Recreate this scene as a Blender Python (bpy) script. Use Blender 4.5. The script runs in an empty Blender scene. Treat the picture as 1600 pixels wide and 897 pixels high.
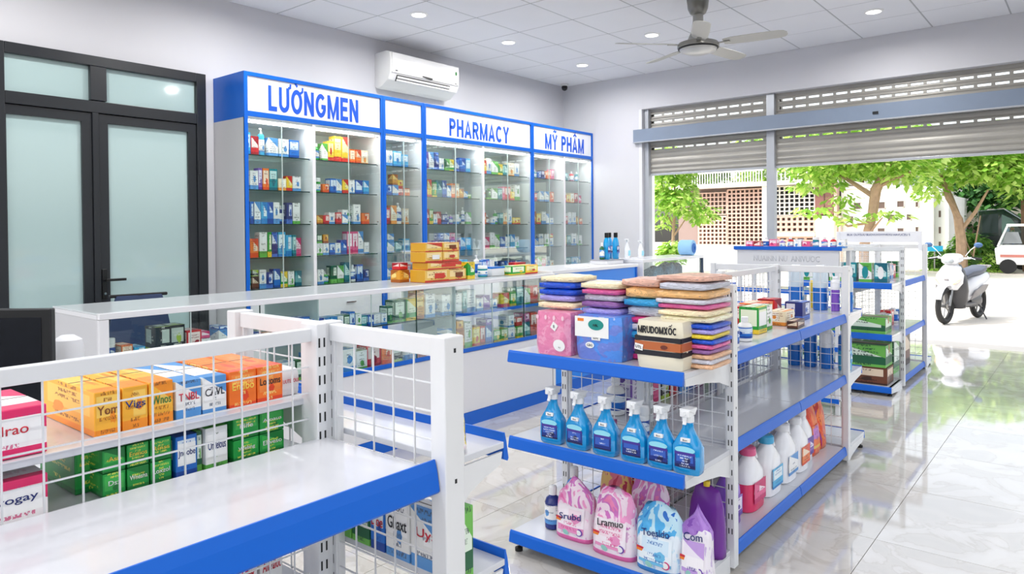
import bpy, bmesh, math, random
from mathutils import Vector, Matrix
C = bpy.context.scene.collection
PI = math.pi
rnd = random.Random(7)

# ------------------------------------------------------------------ camera, sky, sun, exposure
sc = bpy.context.scene
YAW, PITCH, ROLL, FPX = 0.68933, 0.0125654, -0.0085427, 1113.8
F = Vector((math.cos(YAW) * math.cos(PITCH), math.sin(YAW) * math.cos(PITCH), -math.sin(PITCH)))
r0 = F.cross(Vector((0, 0, 1))).normalized(); u0 = r0.cross(F)
Rv = r0 * math.cos(ROLL) + u0 * math.sin(ROLL); Uv = -r0 * math.sin(ROLL) + u0 * math.cos(ROLL)
cd = bpy.data.cameras.new('camera'); cam = bpy.data.objects.new('camera', cd); C.objects.link(cam)
m = Matrix((Rv, Uv, -F)).transposed().to_4x4(); m.translation = (0, 0, 1.45); cam.matrix_world = m
cd.sensor_width = 36; cd.lens = FPX / 1600 * 36; cd.shift_y = -75.5 / 1600; cd.clip_start = .02; cd.clip_end = 400
sc.camera = cam
world = bpy.data.worlds.new('sky'); sc.world = world; world.use_nodes = True
wn = world.node_tree.nodes; wl = world.node_tree.links
sky = wn.new('ShaderNodeTexSky'); sky.sky_type = 'NISHITA'; sky.sun_disc = False
sky.sun_elevation = math.radians(55); sky.sun_rotation = math.radians(-40); sky.air_density = 1.3; sky.dust_density = 4.0; sky.ozone_density = 1.0
hs = wn.new('ShaderNodeHueSaturation'); hs.inputs['Saturation'].default_value = .35
bg = wn['Background']; bg.inputs['Strength'].default_value = .42
wl.new(sky.outputs[0], hs.inputs['Color']); wl.new(hs.outputs[0], bg.inputs[0])
sl = bpy.data.lights.new('sun', 'SUN'); sun = bpy.data.objects.new('sun', sl); C.objects.link(sun)
sl.energy = 3.6; sl.angle = math.radians(1.0); sl.color = (1, .97, .92)
sun.rotation_euler = Vector((.50, -.58, -.95)).to_track_quat('-Z', 'Y').to_euler()
sc.view_settings.view_transform = 'Standard'; sc.view_settings.look = 'None'
sc.view_settings.gamma = 1; sc.view_settings.use_curve_mapping = False
sc.view_settings.exposure = 0.0
DOWNLIGHT_W = 16.0
CAB_FILL_W = 2.3
sc.cycles.transparent_max_bounces = 32
sc.cycles.max_bounces = 10
sc.cycles.diffuse_bounces = 5

# ------------------------------------------------------------------ helpers
def lin(c):
    f = lambda v: v / 12.92 if v <= .04045 else ((v + .055) / 1.055) ** 2.4
    return tuple(f(x / 255) for x in c) + (1,)
MATS = {}
def plain(name, col, rough=.5, metal=0, spec=.5, emit=None, coat=0, alpha=1, trans=0):
    if name in MATS: return MATS[name]
    m = bpy.data.materials.new(name); m.use_nodes = True; b = m.node_tree.nodes['Principled BSDF']
    b.inputs['Base Color'].default_value = lin(col); b.inputs['Roughness'].default_value = rough
    b.inputs['Metallic'].default_value = metal; b.inputs['Specular IOR Level'].default_value = spec
    b.inputs['Coat Weight'].default_value = coat; b.inputs['Transmission Weight'].default_value = trans
    if emit: b.inputs['Emission Color'].default_value = lin(col); b.inputs['Emission Strength'].default_value = emit
    MATS[name] = m; return m
def worn(name, col, rough=.45, amount=.06, scale=3.0, metal=0, spec=.5, bump=0):
    """painted or plastered surface with a faint cloudy unevenness"""
    m = plain(name, col, rough, metal, spec); nt = m.node_tree; b = nt.nodes['Principled BSDF']
    tc = nt.nodes.new('ShaderNodeTexCoord'); n = nt.nodes.new('ShaderNodeTexNoise'); n.inputs['Scale'].default_value = scale; n.inputs['Detail'].default_value = 5
    nt.links.new(tc.outputs['Object'], n.inputs['Vector'])
    r = nt.nodes.new('ShaderNodeValToRGB'); c = lin(col)
    r.color_ramp.elements[0].position = .3; r.color_ramp.elements[1].position = .7
    r.color_ramp.elements[0].color = tuple(v * (1 - amount) for v in c[:3]) + (1,); r.color_ramp.elements[1].color = tuple(min(1, v * (1 + amount * .6)) for v in c[:3]) + (1,)
    nt.links.new(n.outputs['Fac'], r.inputs[0]); nt.links.new(r.outputs[0], b.inputs['Base Color'])
    if bump:
        n2 = nt.nodes.new('ShaderNodeTexNoise'); n2.inputs['Scale'].default_value = scale * 40; nt.links.new(tc.outputs['Object'], n2.inputs['Vector'])
        bp = nt.nodes.new('ShaderNodeBump'); bp.inputs['Strength'].default_value = bump; bp.inputs['Distance'].default_value = .01
        nt.links.new(n2.outputs['Fac'], bp.inputs['Height']); nt.links.new(bp.outputs[0], b.inputs['Normal'])
    return m
def glass(name, tint=(232, 246, 242), refl=.9, base=.05):
    m = bpy.data.materials.new(name); m.use_nodes = True; nt = m.node_tree; nt.nodes.remove(nt.nodes['Principled BSDF'])
    out = nt.nodes['Material Output']; t = nt.nodes.new('ShaderNodeBsdfTransparent'); t.inputs[0].default_value = lin(tint)
    g = nt.nodes.new('ShaderNodeBsdfGlossy'); g.inputs['Roughness'].default_value = .01; g.inputs[0].default_value = (1, 1, 1, 1)
    fr = nt.nodes.new('ShaderNodeFresnel'); fr.inputs[0].default_value = 1.5
    ma = nt.nodes.new('ShaderNodeMath'); ma.operation = 'MULTIPLY_ADD'; ma.inputs[1].default_value = refl; ma.inputs[2].default_value = base
    mx = nt.nodes.new('ShaderNodeMixShader')
    nt.links.new(fr.outputs[0], ma.inputs[0]); nt.links.new(ma.outputs[0], mx.inputs[0]); nt.links.new(t.outputs[0], mx.inputs[1]); nt.links.new(g.outputs[0], mx.inputs[2]); nt.links.new(mx.outputs[0], out.inputs[0])
    MATS[name] = m; return m

class NB:
    """tiny node-maths helper"""
    def __init__(s, nt): s.nt = nt
    def m(s, op, a, b=None, c=None):
        n = s.nt.nodes.new('ShaderNodeMath'); n.operation = op
        for i, v in enumerate((a, b, c)):
            if v is None: continue
            if isinstance(v, (int, float)): n.inputs[i].default_value = v
            else: s.nt.links.new(v, n.inputs[i])
        return n.outputs[0]
    def mix(s, f, a, b):
        n = s.nt.nodes.new('ShaderNodeMix'); n.data_type = 'RGBA'
        for i, v in ((0, f), (6, a), (7, b)):
            if isinstance(v, tuple): n.inputs[i].default_value = v
            elif isinstance(v, (int, float)): n.inputs[i].default_value = v
            else: s.nt.links.new(v, n.inputs[i])
        return n.outputs[2]
    def xyz(s, a, b, c):
        n = s.nt.nodes.new('ShaderNodeCombineXYZ')
        for i, v in enumerate((a, b, c)):
            if isinstance(v, (int, float)): n.inputs[i].default_value = v
            else: s.nt.links.new(v, n.inputs[i])
        return n.outputs[0]
    def white(s, v):
        n = s.nt.nodes.new('ShaderNodeTexWhiteNoise'); n.noise_dimensions = '3D'; s.nt.links.new(v, n.inputs[0]); return n.outputs[0]
    def noise(s, v, scale, detail=1, out='Fac'):
        n = s.nt.nodes.new('ShaderNodeTexNoise'); n.inputs['Scale'].default_value = scale; n.inputs['Detail'].default_value = detail
        s.nt.links.new(v, n.inputs['Vector']); return n.outputs[out]

def printed(name, base, panel, accent, ink, rough=.35, rows=9.0, blob=.17):
    """printed packaging: base colour, a paler panel, a foot band, a round motif and rows of small print that differ from pack to pack"""
    m = bpy.data.materials.new(name); m.use_nodes = True; nt = m.node_tree; b = nt.nodes['Principled BSDF']; B = NB(nt)
    tc = nt.nodes.new('ShaderNodeTexCoord'); sg = nt.nodes.new('ShaderNodeSeparateXYZ'); nt.links.new(tc.outputs['Generated'], sg.inputs[0])
    sn = nt.nodes.new('ShaderNodeSeparateXYZ'); nt.links.new(tc.outputs['Normal'], sn.inputs[0])
    R = nt.nodes.new('ShaderNodeObjectInfo').outputs['Random']
    side = B.m('GREATER_THAN', B.m('ABSOLUTE', sn.outputs[0]), .6); top = B.m('GREATER_THAN', B.m('ABSOLUTE', sn.outputs[2]), .7)
    h = B.m('ADD', B.m('MULTIPLY', sg.outputs[0], B.m('SUBTRACT', 1, side)), B.m('MULTIPLY', sg.outputs[1], side)); v = sg.outputs[2]
    v = B.m('ADD', B.m('MULTIPLY', v, B.m('SUBTRACT', 1, top)), B.m('MULTIPLY', sg.outputs[1], top))
    R2 = B.m('FRACT', B.m('MULTIPLY', R, 7.31)); R3 = B.m('FRACT', B.m('MULTIPLY', R, 23.7))
    band = B.m('LESS_THAN', v, B.m('MULTIPLY_ADD', R2, .16, .10)); lo = B.m('MULTIPLY_ADD', R, .25, .28)
    pan = B.m('MULTIPLY', B.m('GREATER_THAN', v, lo), B.m('LESS_THAN', v, .9))
    pan = B.m('MULTIPLY', pan, B.m('MULTIPLY', B.m('GREATER_THAN', h, B.m('MULTIPLY_ADD', B.m('GREATER_THAN', R2, .72), .34, .08)), B.m('LESS_THAN', h, .91)))
    dx = B.m('SUBTRACT', h, B.m('MULTIPLY_ADD', R3, .4, .3)); dy = B.m('SUBTRACT', v, B.m('MULTIPLY_ADD', R2, .3, .3))
    wob = B.m('MULTIPLY', B.noise(B.xyz(h, v, B.m('MULTIPLY', R, 40)), 7), .16)
    bl = B.m('LESS_THAN', B.m('ADD', B.m('SQRT', B.m('ADD', B.m('MULTIPLY', dx, dx), B.m('MULTIPLY', dy, dy))), wob), blob + .08); bl = B.m('MULTIPLY', bl, B.m('GREATER_THAN', R3, .48))
    dg = B.m('MULTIPLY', B.m('GREATER_THAN', B.m('ADD', v, B.m('MULTIPLY', h, .5)), B.m('MULTIPLY_ADD', R3, .3, .95)), B.m('LESS_THAN', R3, .33))
    row = B.m('MULTIPLY', v, rows); fl = B.m('FLOOR', row); on = B.m('GREATER_THAN', B.m('FRACT', row), .42)
    wr = B.white(B.xyz(fl, B.m('MULTIPLY', R, 91), side)); big = B.m('GREATER_THAN', wr, .35)
    ch = B.m('GREATER_THAN', B.noise(B.xyz(B.m('MULTIPLY', h, 34), B.m('MULTIPLY', row, 2.1), B.m('MULTIPLY', R, 55)), 1.0, 2), .5)
    ext = B.m('LESS_THAN', B.m('ABSOLUTE', B.m('SUBTRACT', h, .5)), B.m('MULTIPLY_ADD', B.m('FRACT', B.m('MULTIPLY', wr, 5.7)), .3, .08))
    txt = B.m('MULTIPLY', B.m('MULTIPLY', on, ch), B.m('MULTIPLY', ext, big))
    txt = B.m('MULTIPLY', txt, B.m('SUBTRACT', 1, B.m('MULTIPLY', top, .7)))
    c = B.mix(pan, lin(base), lin(panel)); c = B.mix(dg, c, lin(accent)); c = B.mix(band, c, lin(accent)); c = B.mix(bl, c, lin(accent)); c = B.mix(B.m('MULTIPLY', txt, .85), c, lin(ink))
    nt.links.new(c, b.inputs['Base Color']); b.inputs['Roughness'].default_value = rough
    MATS[name] = m; return m

def swirl(name, cols, scale=4.0, rough=.3, lo=None, edge=.5):
    """glossy plastic film printed with flowing coloured shapes"""
    m = bpy.data.materials.new(name); m.use_nodes = True; nt = m.node_tree; b = nt.nodes['Principled BSDF']; B = NB(nt)
    tc = nt.nodes.new('ShaderNodeTexCoord'); R = nt.nodes.new('ShaderNodeObjectInfo').outputs['Random']
    va = nt.nodes.new('ShaderNodeVectorMath'); va.operation = 'ADD'; nt.links.new(tc.outputs['Generated'], va.inputs[0]); nt.links.new(B.xyz(0, 0, B.m('MULTIPLY', R, 20)), va.inputs[1])
    n = nt.nodes.new('ShaderNodeTexNoise'); n.inputs['Scale'].default_value = scale; n.inputs['Detail'].default_value = 2.5; n.inputs['Distortion'].default_value = 1.4
    nt.links.new(va.outputs[0], n.inputs['Vector'])
    r = nt.nodes.new('ShaderNodeValToRGB'); r.color_ramp.interpolation = 'CONSTANT'
    while len(r.color_ramp.elements) < len(cols): r.color_ramp.elements.new(.5)
    for i, c in enumerate(cols):
        r.color_ramp.elements[i].position = 0 if i == 0 else .36 + .30 * (i - 1) / max(1, len(cols) - 2); r.color_ramp.elements[i].color = lin(c)
    nt.links.new(n.outputs['Fac'], r.inputs[0]); colr = r.outputs[0]
    if lo:
        sg = nt.nodes.new('ShaderNodeSeparateXYZ'); nt.links.new(tc.outputs['Generated'], sg.inputs[0]); wv = B.m('ADD', sg.outputs[2], B.m('MULTIPLY', B.noise(va.outputs[0], 2.2, 2), .5))
        spots = B.m('MULTIPLY', B.m('GREATER_THAN', B.noise(va.outputs[0], 9, 1), .60), .55)
        colr = B.mix(B.m('MULTIPLY', B.m('LESS_THAN', wv, edge + .25), B.m('SUBTRACT', 1, spots)), colr, lin(lo)); colr = B.mix(B.m('LESS_THAN', sg.outputs[2], .07), colr, lin(cols[0]))
    nt.links.new(colr, b.inputs['Base Color']); b.inputs['Roughness'].default_value = rough
    bp = nt.nodes.new('ShaderNodeBump'); bp.inputs['Strength'].default_value = .35; bp.inputs['Distance'].default_value = .02
    nt.links.new(B.noise(va.outputs[0], 5, 2), bp.inputs['Height']); nt.links.new(bp.outputs[0], b.inputs['Normal'])
    MATS[name] = m; return m

class MB:
    """collects shapes; obj() links them as one mesh object"""
    def __init__(s): s.v = []; s.f = []; s.mi = []
    def add(s, vs, fs, mi=0):
        k = len(s.v); s.v += [tuple(v) for v in vs]; s.f += [tuple(i + k for i in f) for f in fs]; s.mi += [mi] * len(fs); return s
    def box(s, x0, x1, y0, y1, z0, z1, mi=0):
        x0, x1 = sorted((x0, x1)); y0, y1 = sorted((y0, y1)); z0, z1 = sorted((z0, z1))
        return s.add([(x0,y0,z0),(x1,y0,z0),(x1,y1,z0),(x0,y1,z0),(x0,y0,z1),(x1,y0,z1),(x1,y1,z1),(x0,y1,z1)],
                     [(0,3,2,1),(4,5,6,7),(0,1,5,4),(1,2,6,5),(2,3,7,6),(3,0,4,7)], mi)
    def obox(s, c, ax, ay, az, mi=0):
        c, ax, ay, az = map(Vector, (c, ax, ay, az)); vs = [c + sx * ax + sy * ay + sz * az for sz in (-1, 1) for sx, sy in ((-1,-1),(1,-1),(1,1),(-1,1))]
        return s.add(vs, [(0,3,2,1),(4,5,6,7),(0,1,5,4),(1,2,6,5),(2,3,7,6),(3,0,4,7)], mi)
    def loft(s, rings, mi=0, cap=True):
        n = len(rings[0]); vs = [p for r in rings for p in r]; fs = []
        for k in range(len(rings) - 1):
            for i in range(n):
                j = (i + 1) % n; fs.append((k*n+i, k*n+j, (k+1)*n+j, (k+1)*n+i))
        if cap: fs += [tuple(range(n - 1, -1, -1)), tuple((len(rings)-1)*n + i for i in range(n))]
        return s.add(vs, fs, mi)
    def lathe(s, prof, n=16, c=(0,0,0), mi=0, sx=1, sy=1, pw=2.0):
        rings = []
        for r, z in prof:
            ring = []
            for i in range(n):
                a = 2 * PI * i / n; ca, sa = math.cos(a), math.sin(a)
                k = (abs(ca) ** pw + abs(sa) ** pw) ** (-1 / pw) if pw != 2.0 else 1
                ring.append((c[0] + r * ca * k * sx, c[1] + r * sa * k * sy, c[2] + z))
            rings.append(ring)
        return s.loft(rings, mi)
    def tube(s, pts, rad, n=6, mi=0):
        pts = [Vector(p) for p in pts]; rr = rad if isinstance(rad, (list, tuple)) else [rad] * len(pts); rings = []
        for i, p in enumerate(pts):
            t = (pts[min(i+1, len(pts)-1)] - pts[max(i-1, 0)]).normalized()
            a = t.cross(Vector((0,0,1))) if abs(t.z) < .95 else t.cross(Vector((1,0,0)))
            a.normalize(); b = t.cross(a)
            rings.append([p + rr[i] * (math.cos(2*PI*k/n) * a + math.sin(2*PI*k/n) * b) for k in range(n)])
        return s.loft(rings, mi)
    def prism(s, poly, axis, a, b, mi=0):
        """poly: 2-D points in the two other axes, extruded from a to b along axis"""
        def P(p, t): return {'x': (t, p[0], p[1]), 'y': (p[0], t, p[1]), 'z': (p[0], p[1], t)}[axis]
        n = len(poly); fs = [(i, (i+1) % n, n + (i+1) % n, n + i) for i in range(n)] + [tuple(range(n-1, -1, -1)), tuple(range(n, 2*n))]
        return s.add([P(p, a) for p in poly] + [P(p, b) for p in poly], fs, mi)
    def mesh(s, name, mats, bevel=0, smooth=False, seg=2):
        me = bpy.data.meshes.new(name); me.from_pydata(s.v, [], s.f)
        for m in (mats if isinstance(mats, (list, tuple)) else [mats]): me.materials.append(m)
        me.polygons.foreach_set('material_index', s.mi)
        bm = bmesh.new(); bm.from_mesh(me); bmesh.ops.recalc_face_normals(bm, faces=bm.faces)
        if bevel: bmesh.ops.bevel(bm, geom=bm.edges, offset=bevel, segments=seg, affect='EDGES', profile=.5, clamp_overlap=True)
        bm.to_mesh(me); bm.free()
        if smooth:
            me.polygons.foreach_set('use_smooth', [True] * len(me.polygons))
            try: me.set_sharp_from_angle(angle=math.radians(38))
            except Exception: pass
        return me
    def obj(s, name, mats, parent=None, bevel=0, smooth=False, loc=None, rz=0, seg=2, label=None, kind=None):
        o = bpy.data.objects.new(name, s.mesh(name, mats, bevel, smooth, seg)); C.objects.link(o)
        if parent: o.parent = parent
        if loc: o.location = loc
        if rz: o.rotation_euler = (0, 0, rz)
        if label: o['label'] = label
        if kind: o['kind'] = kind
        return o
def empty(name, label, cat, loc=(0,0,0), rz=0, group=None, rot=None):
    o = bpy.data.objects.new(name, None); C.objects.link(o); o.location = loc; o.rotation_euler = rot or (0, 0, rz); o.empty_display_size = .05
    if label: o['label'] = label
    if cat: o['category'] = cat
    if group: o['group'] = group
    return o
def tag(o, label, cat, group=None, kind=None):
    o['label'] = label; o['category'] = cat
    if group: o['group'] = group
    if kind: o['kind'] = kind
    return o
def struct(o): o['kind'] = 'structure'; return o
def copy_tree(o, parent=None):
    c = o.copy(); C.objects.link(c); c.parent = parent
    for ch in o.children: copy_tree(ch, c)
    return c
def shared(name, me, parent, loc=(0,0,0), rz=0):
    o = bpy.data.objects.new(name, me); C.objects.link(o); o.parent = parent; o.location = loc; o.rotation_euler = (0,0,rz); return o
def lettering(text, mat, parent, loc, height, width=None, rot=(PI/2, 0, 0), ext=.0015, bold=.004, name='lettering', label=None):
    cu = bpy.data.curves.new(name, 'FONT'); cu.body = text; cu.size = 1; cu.offset = bold; cu.extrude = 0; cu.align_x = 'CENTER'; cu.align_y = 'CENTER'; cu.resolution_u = 3
    t = bpy.data.objects.new(name, cu); C.objects.link(t); bpy.context.view_layer.update()
    me = bpy.data.meshes.new_from_object(t.evaluated_get(bpy.context.evaluated_depsgraph_get())); bpy.data.objects.remove(t); me.name = name
    xs = [v.co.x for v in me.vertices]; ys = [v.co.y for v in me.vertices]
    w = max(xs) - min(xs); hh = max(ys) - min(ys); cx = (max(xs) + min(xs)) / 2; cy = (max(ys) + min(ys)) / 2
    sy = height / hh; sx = (width / w) if width else sy
    for v in me.vertices: v.co = ((v.co.x - cx) * sx, (v.co.y - cy) * sy, 0)
    bm = bmesh.new(); bm.from_mesh(me); r = bmesh.ops.extrude_face_region(bm, geom=bm.faces[:])
    for e in r['geom']:
        if isinstance(e, bmesh.types.BMVert): e.co.z += ext
    bm.to_mesh(me); bm.free(); me.materials.clear(); me.materials.append(mat)
    o = bpy.data.objects.new(name, me); C.objects.link(o); o.parent = parent; o.location = loc; o.rotation_euler = rot
    if label: o['label'] = label
    return o

def arc(cx, cy, rx, ry, a0, a1, n=12):
    return [(cx + rx * math.cos(math.radians(a0 + (a1 - a0) * i / n)), cy + ry * math.sin(math.radians(a0 + (a1 - a0) * i / n))) for i in range(n + 1)]
SW = .19   # stroke width, letters are 1 high
h_ = SW / 2
GL = {'L': (.56, [[(h_, 1), (h_, h_), (.56, h_)]]), 'U': (.68, [[(h_, 1)] + arc(.34, .34, .34 - h_, .34 - h_, 180, 360) + [(.68 - h_, 1)]]),
 'O': (.76, [arc(.38, .5, .38 - h_, .5 - h_, 0, 360, 24)]), 'N': (.68, [[(h_, 0), (h_, 1)], [(h_, .97), (.68 - h_, .03)], [(.68 - h_, 0), (.68 - h_, 1)]]),
 'G': (.74, [arc(.38, .5, .38 - h_, .5 - h_, 45, 360, 20)[:1] + arc(.38, .5, .38 - h_, .5 - h_, 45, 340, 20) + [(.74 - h_, .46), (.42, .46)]]),
 'M': (.84, [[(h_, 0), (h_, 1)], [(h_, .96), (.42, .08), (.84 - h_, .96)], [(.84 - h_, 0), (.84 - h_, 1)]]), 'E': (.58, [[(.58, 1 - h_), (h_, 1 - h_), (h_, h_), (.58, h_)], [(h_, .52), (.52, .52)]]),
 'P': (.64, [[(h_, 0), (h_, 1 - h_), (.34, 1 - h_)] + arc(.34, .70, .30 - h_, .30 - h_, 90, -90, 8) + [(h_, .40 + h_)]]), 'H': (.68, [[(h_, 0), (h_, 1)], [(h_, .52), (.68 - h_, .52)], [(.68 - h_, 0), (.68 - h_, 1)]]),
 'A': (.74, [[(h_ * .9, 0), (.37, .94), (.74 - h_ * .9, 0)], [(.18, .28), (.56, .28)]]), 'R': (.68, [[(h_, 0), (h_, 1 - h_), (.36, 1 - h_)] + arc(.36, .70, .30 - h_, .30 - h_, 90, -90, 8) + [(h_, .40 + h_)], [(.36, .45), (.60, 0)]]),
 'C': (.72, [arc(.38, .5, .38 - h_, .5 - h_, 45, 315, 18)]), 'Y': (.72, [[(h_ * .9, 1), (.36, .46), (.72 - h_ * .9, 1)], [(.36, .5), (.36, 0)]]),
 'D': (.70, [[(.3, h_), (h_, h_), (h_, 1 - h_), (.3, 1 - h_)] + arc(.3, .5, .40 - h_, .5 - h_, 90, -90, 12)]), 'X': (.70, [[(h_, 0), (.70 - h_, 1)], [(h_, 1), (.70 - h_, 0)]]),
 'u': (.68, [[(h_, 1)] + arc(.34, .34, .34 - h_, .34 - h_, 180, 360) + [(.68 - h_, 1)], [(.62, 1.0), (.76, 1.04), (.78, 1.18)]]),
 'o': (.76, [arc(.38, .5, .38 - h_, .5 - h_, 0, 360, 24), [(.62, .86), (.78, .95), (.79, 1.12)], [(.22, 1.32), (.42, 1.12)]]),
 'y': (.72, [[(h_ * .9, 1), (.36, .46), (.72 - h_ * .9, 1)], [(.36, .5), (.36, 0)], [(.16, 1.16), (.30, 1.26), (.42, 1.16), (.56, 1.26)]]),
 'a': (.74, [[(h_ * .9, 0), (.37, .94), (.74 - h_ * .9, 0)], [(.18, .28), (.56, .28)], [(.16, 1.10), (.37, 1.24), (.58, 1.10)], [(.2, 1.38), (.32, 1.46), (.42, 1.38), (.54, 1.46)]]),
 'c': (.76, [arc(.38, .5, .38 - h_, .5 - h_, 0, 360, 24), [(.16, 1.10), (.37, 1.24), (.58, 1.10)], [(.56, 1.24), (.74, 1.42)]]), ' ': (.3, [])}
def sign_letters(text, mat, parent, x, y, z, height, width, ext, name='letter', gap=.13, one=False):
    tot = sum(GL[c][0] for c in text) + gap * (len(text) - 1); sx = width / tot; cx = x - width / 2; q = MB()
    for c in text:
        w, lines = GL[c]
        if not one: q = MB()
        for li, pl in enumerate(lines):
            thin = .55 if max(p[1] for p in pl) > 1.05 else 1.0; closed = len(pl) > 4 and math.hypot(pl[0][0] - pl[-1][0], pl[0][1] - pl[-1][1]) < 1e-6
            P = [Vector(p) for p in pl]; P = [p for i, p in enumerate(P) if i == 0 or (p - P[i-1]).length > 1e-4]
            lo, hi = [], []
            for i, p in enumerate(P):
                a = P[i-1] if i else (P[-2] if closed else None); b = P[i+1] if i < len(P) - 1 else (P[1] if closed else None)
                d1 = (p - a).normalized() if a is not None else None; d2 = (b - p).normalized() if b is not None else None
                if d1 is None: d1 = d2
                if d2 is None: d2 = d1
                n1, n2 = Vector((-d1.y, d1.x)), Vector((-d2.y, d2.x)); mm = (n1 + n2); mm = mm.normalized() if mm.length > 1e-4 else n1; k = min(1.6, 1 / max(.3, mm.dot(n1)))
                lo.append(p - mm * h_ * thin * k); hi.append(p + mm * h_ * thin * k)
            for i in range(len(P) - 1):
                quad = [lo[i], lo[i+1], hi[i+1], hi[i]]
                q.add([(cx + v.x * sx, y - ext - li * .0006, z - height/2 + v.y * height) for v in quad] + [(cx + v.x * sx, y + .0005, z - height/2 + v.y * height) for v in quad],
                      [(0,1,2,3), (7,6,5,4), (0,4,5,1), (1,5,6,2), (2,6,7,3), (3,7,4,0)])
        cx += (w + gap) * sx
        if c != ' ' and not one: q.obj(name, mat, parent)
    if one: q.obj(name, mat, parent)

# ------------------------------------------------------------------ materials
wall_m = worn('wall paint', (216, 216, 221), .6, .02, 1.2)
ceil_m = worn('ceiling board', (232, 233, 238), .7, .015, 2.0, bump=.05)
grid_m = plain('ceiling grid', (176, 178, 182), .5)
white_m = worn('white powder coat', (226, 227, 229), .32, .03, 5)
shelf_m = worn('glossy shelf board', (208, 210, 216), .13, .02, 3)
lam_m = worn('white laminate', (232, 232, 235), .16, .012, 2)
lamg_m = worn('grey white laminate', (205, 205, 208), .3, .02, 2)
blue_m = plain('blue laminate', (5, 98, 204), .32, spec=.4)
rail_m = plain('blue price strip', (4, 98, 205), .4, spec=.35)
desk_m = plain('sky blue laminate', (22, 134, 238), .3)
dark_m = plain('black aluminium', (34, 37, 42), .32, spec=.5)
slot_m = plain('slot shadow', (26, 27, 30), .7)
rubber_m = plain('black rubber', (18, 18, 20), .6)
steel_m = plain('brushed steel', (150, 150, 150), .28, 1)
chrome_m = plain('chrome', (215, 218, 222), .12, 1)
alu_m = worn('aluminium profile', (186, 190, 196), .35, .05, 6, metal=.4)
beam_m = worn('blue grey painted steel', (132, 146, 166), .38, .05, 3)
slat_m = worn('shutter steel', (170, 167, 160), .42, .10, 3, metal=.25)
backg_m = plain('cabinet back', (224, 238, 233), .35)
gls = glass('clear glass', (247, 252, 251), .2, .004); gls_door = glass('cabinet door glass', (250, 253, 252), .32, .005)
shelf_gl = glass('shelf glass', (243, 251, 249), .7, .03)
edge_m = plain('green glass edge', (28, 56, 52), .15)
frost = plain('frosted teal glass', (176, 200, 200), .07, coat=.8)
lamp_m = plain('lamp lens', (255, 252, 246), .5, emit=6)
sign_m = plain('white sign panel', (240, 241, 246), .3)
txt_m = plain('blue lettering', (10, 86, 212), .5)
ink_m = plain('dark print', (30, 30, 38), .5); inkb_m = plain('navy print', (28, 46, 120), .5); inkr_m = plain('red print', (205, 40, 60), .5); inkw_m = plain('white print', (245, 245, 245), .4)
paper_m = plain('white label', (244, 244, 242), .4)

W_ = (240, 240, 238)
PAL = {
 'w': ('white', W_, (250, 250, 250), (84, 150, 214), (70, 84, 110)), 'W': ('white and green', W_, (250, 250, 250), (92, 178, 70), (60, 90, 60)),
 'b': ('blue', (30, 112, 204), (228, 240, 250), (16, 70, 160), (20, 80, 170)), 'B': ('navy', (26, 44, 122), (225, 230, 244), (66, 110, 200), (20, 30, 110)),
 'c': ('sky blue', (70, 176, 224), (235, 247, 252), (24, 130, 204), (20, 100, 170)), 't': ('teal', (24, 142, 152), (206, 236, 234), (12, 100, 120), (10, 90, 100)),
 'g': ('green', (34, 158, 56), (240, 246, 214), (240, 204, 50), (20, 90, 40)), 'G': ('dark green', (24, 96, 60), (224, 238, 222), (110, 186, 80), (14, 66, 44)),
 'y': ('yellow', (246, 208, 52), (252, 240, 170), (214, 44, 36), (130, 70, 20)), 'a': ('amber', (226, 158, 50), (250, 216, 130), (172, 92, 24), (120, 60, 20)),
 'o': ('orange', (242, 122, 44), (252, 226, 200), (226, 76, 28), (150, 50, 20)), 'r': ('red', (216, 40, 46), (250, 226, 220), (160, 22, 36), (150, 20, 30)),
 'p': ('pink', (232, 96, 146), (252, 232, 240), (206, 40, 106), (180, 40, 100)), 'v': ('violet', (142, 104, 192), (236, 228, 246), (90, 56, 156), (70, 40, 130)),
 'm': ('magenta', (190, 44, 132), (248, 222, 240), (130, 24, 110), (120, 20, 90)), 'n': ('brown', (112, 62, 40), (238, 216, 190), (64, 36, 28), (60, 30, 20)),
 'A': ('amber yellow', (250, 182, 54), (252, 206, 96), (246, 148, 36), (150, 80, 20)), 'q': ('white and pink', (244, 240, 242), (250, 248, 249), (226, 40, 104), (206, 60, 120)), 'O': ('bright orange', (246, 118, 34), (250, 140, 60), (232, 70, 30), (250, 214, 120)),
 'N': ('leaf green', (24, 156, 64), (60, 180, 80), (14, 120, 50), (236, 232, 90)), 'k': ('black', (34, 38, 40), (196, 206, 196), (160, 190, 50), (230, 230, 220)), 'e': ('cream', (244, 230, 198), (252, 248, 236), (236, 150, 60), (150, 90, 50)),
}
PM = {k: printed('printed ' + v[0], *v[1:]) for k, v in PAL.items()}
PMB = {k: printed('large print ' + v[0], *v[1:], rows=7.0, blob=.12) for k, v in PAL.items()}
SOLID = {k: plain('plastic ' + v[0], v[1], .25, coat=.2) for k, v in PAL.items()}
ORD = ['first', 'second', 'third', 'fourth', 'fifth', 'sixth', 'seventh', 'eighth', 'ninth', 'tenth', 'eleventh', 'twelfth', 'thirteenth', 'fourteenth', 'fifteenth', 'sixteenth',
       'seventeenth', 'eighteenth', 'nineteenth', 'twentieth'] + ['twenty-' + w for w in 'first second third fourth fifth sixth seventh eighth ninth'.split()] + ['thirtieth'] + ['thirty-' + w for w in 'first second third fourth fifth sixth seventh eighth ninth'.split()] + ['fortieth'] + ['forty-' + w for w in 'first second third fourth fifth'.split()]

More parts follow.
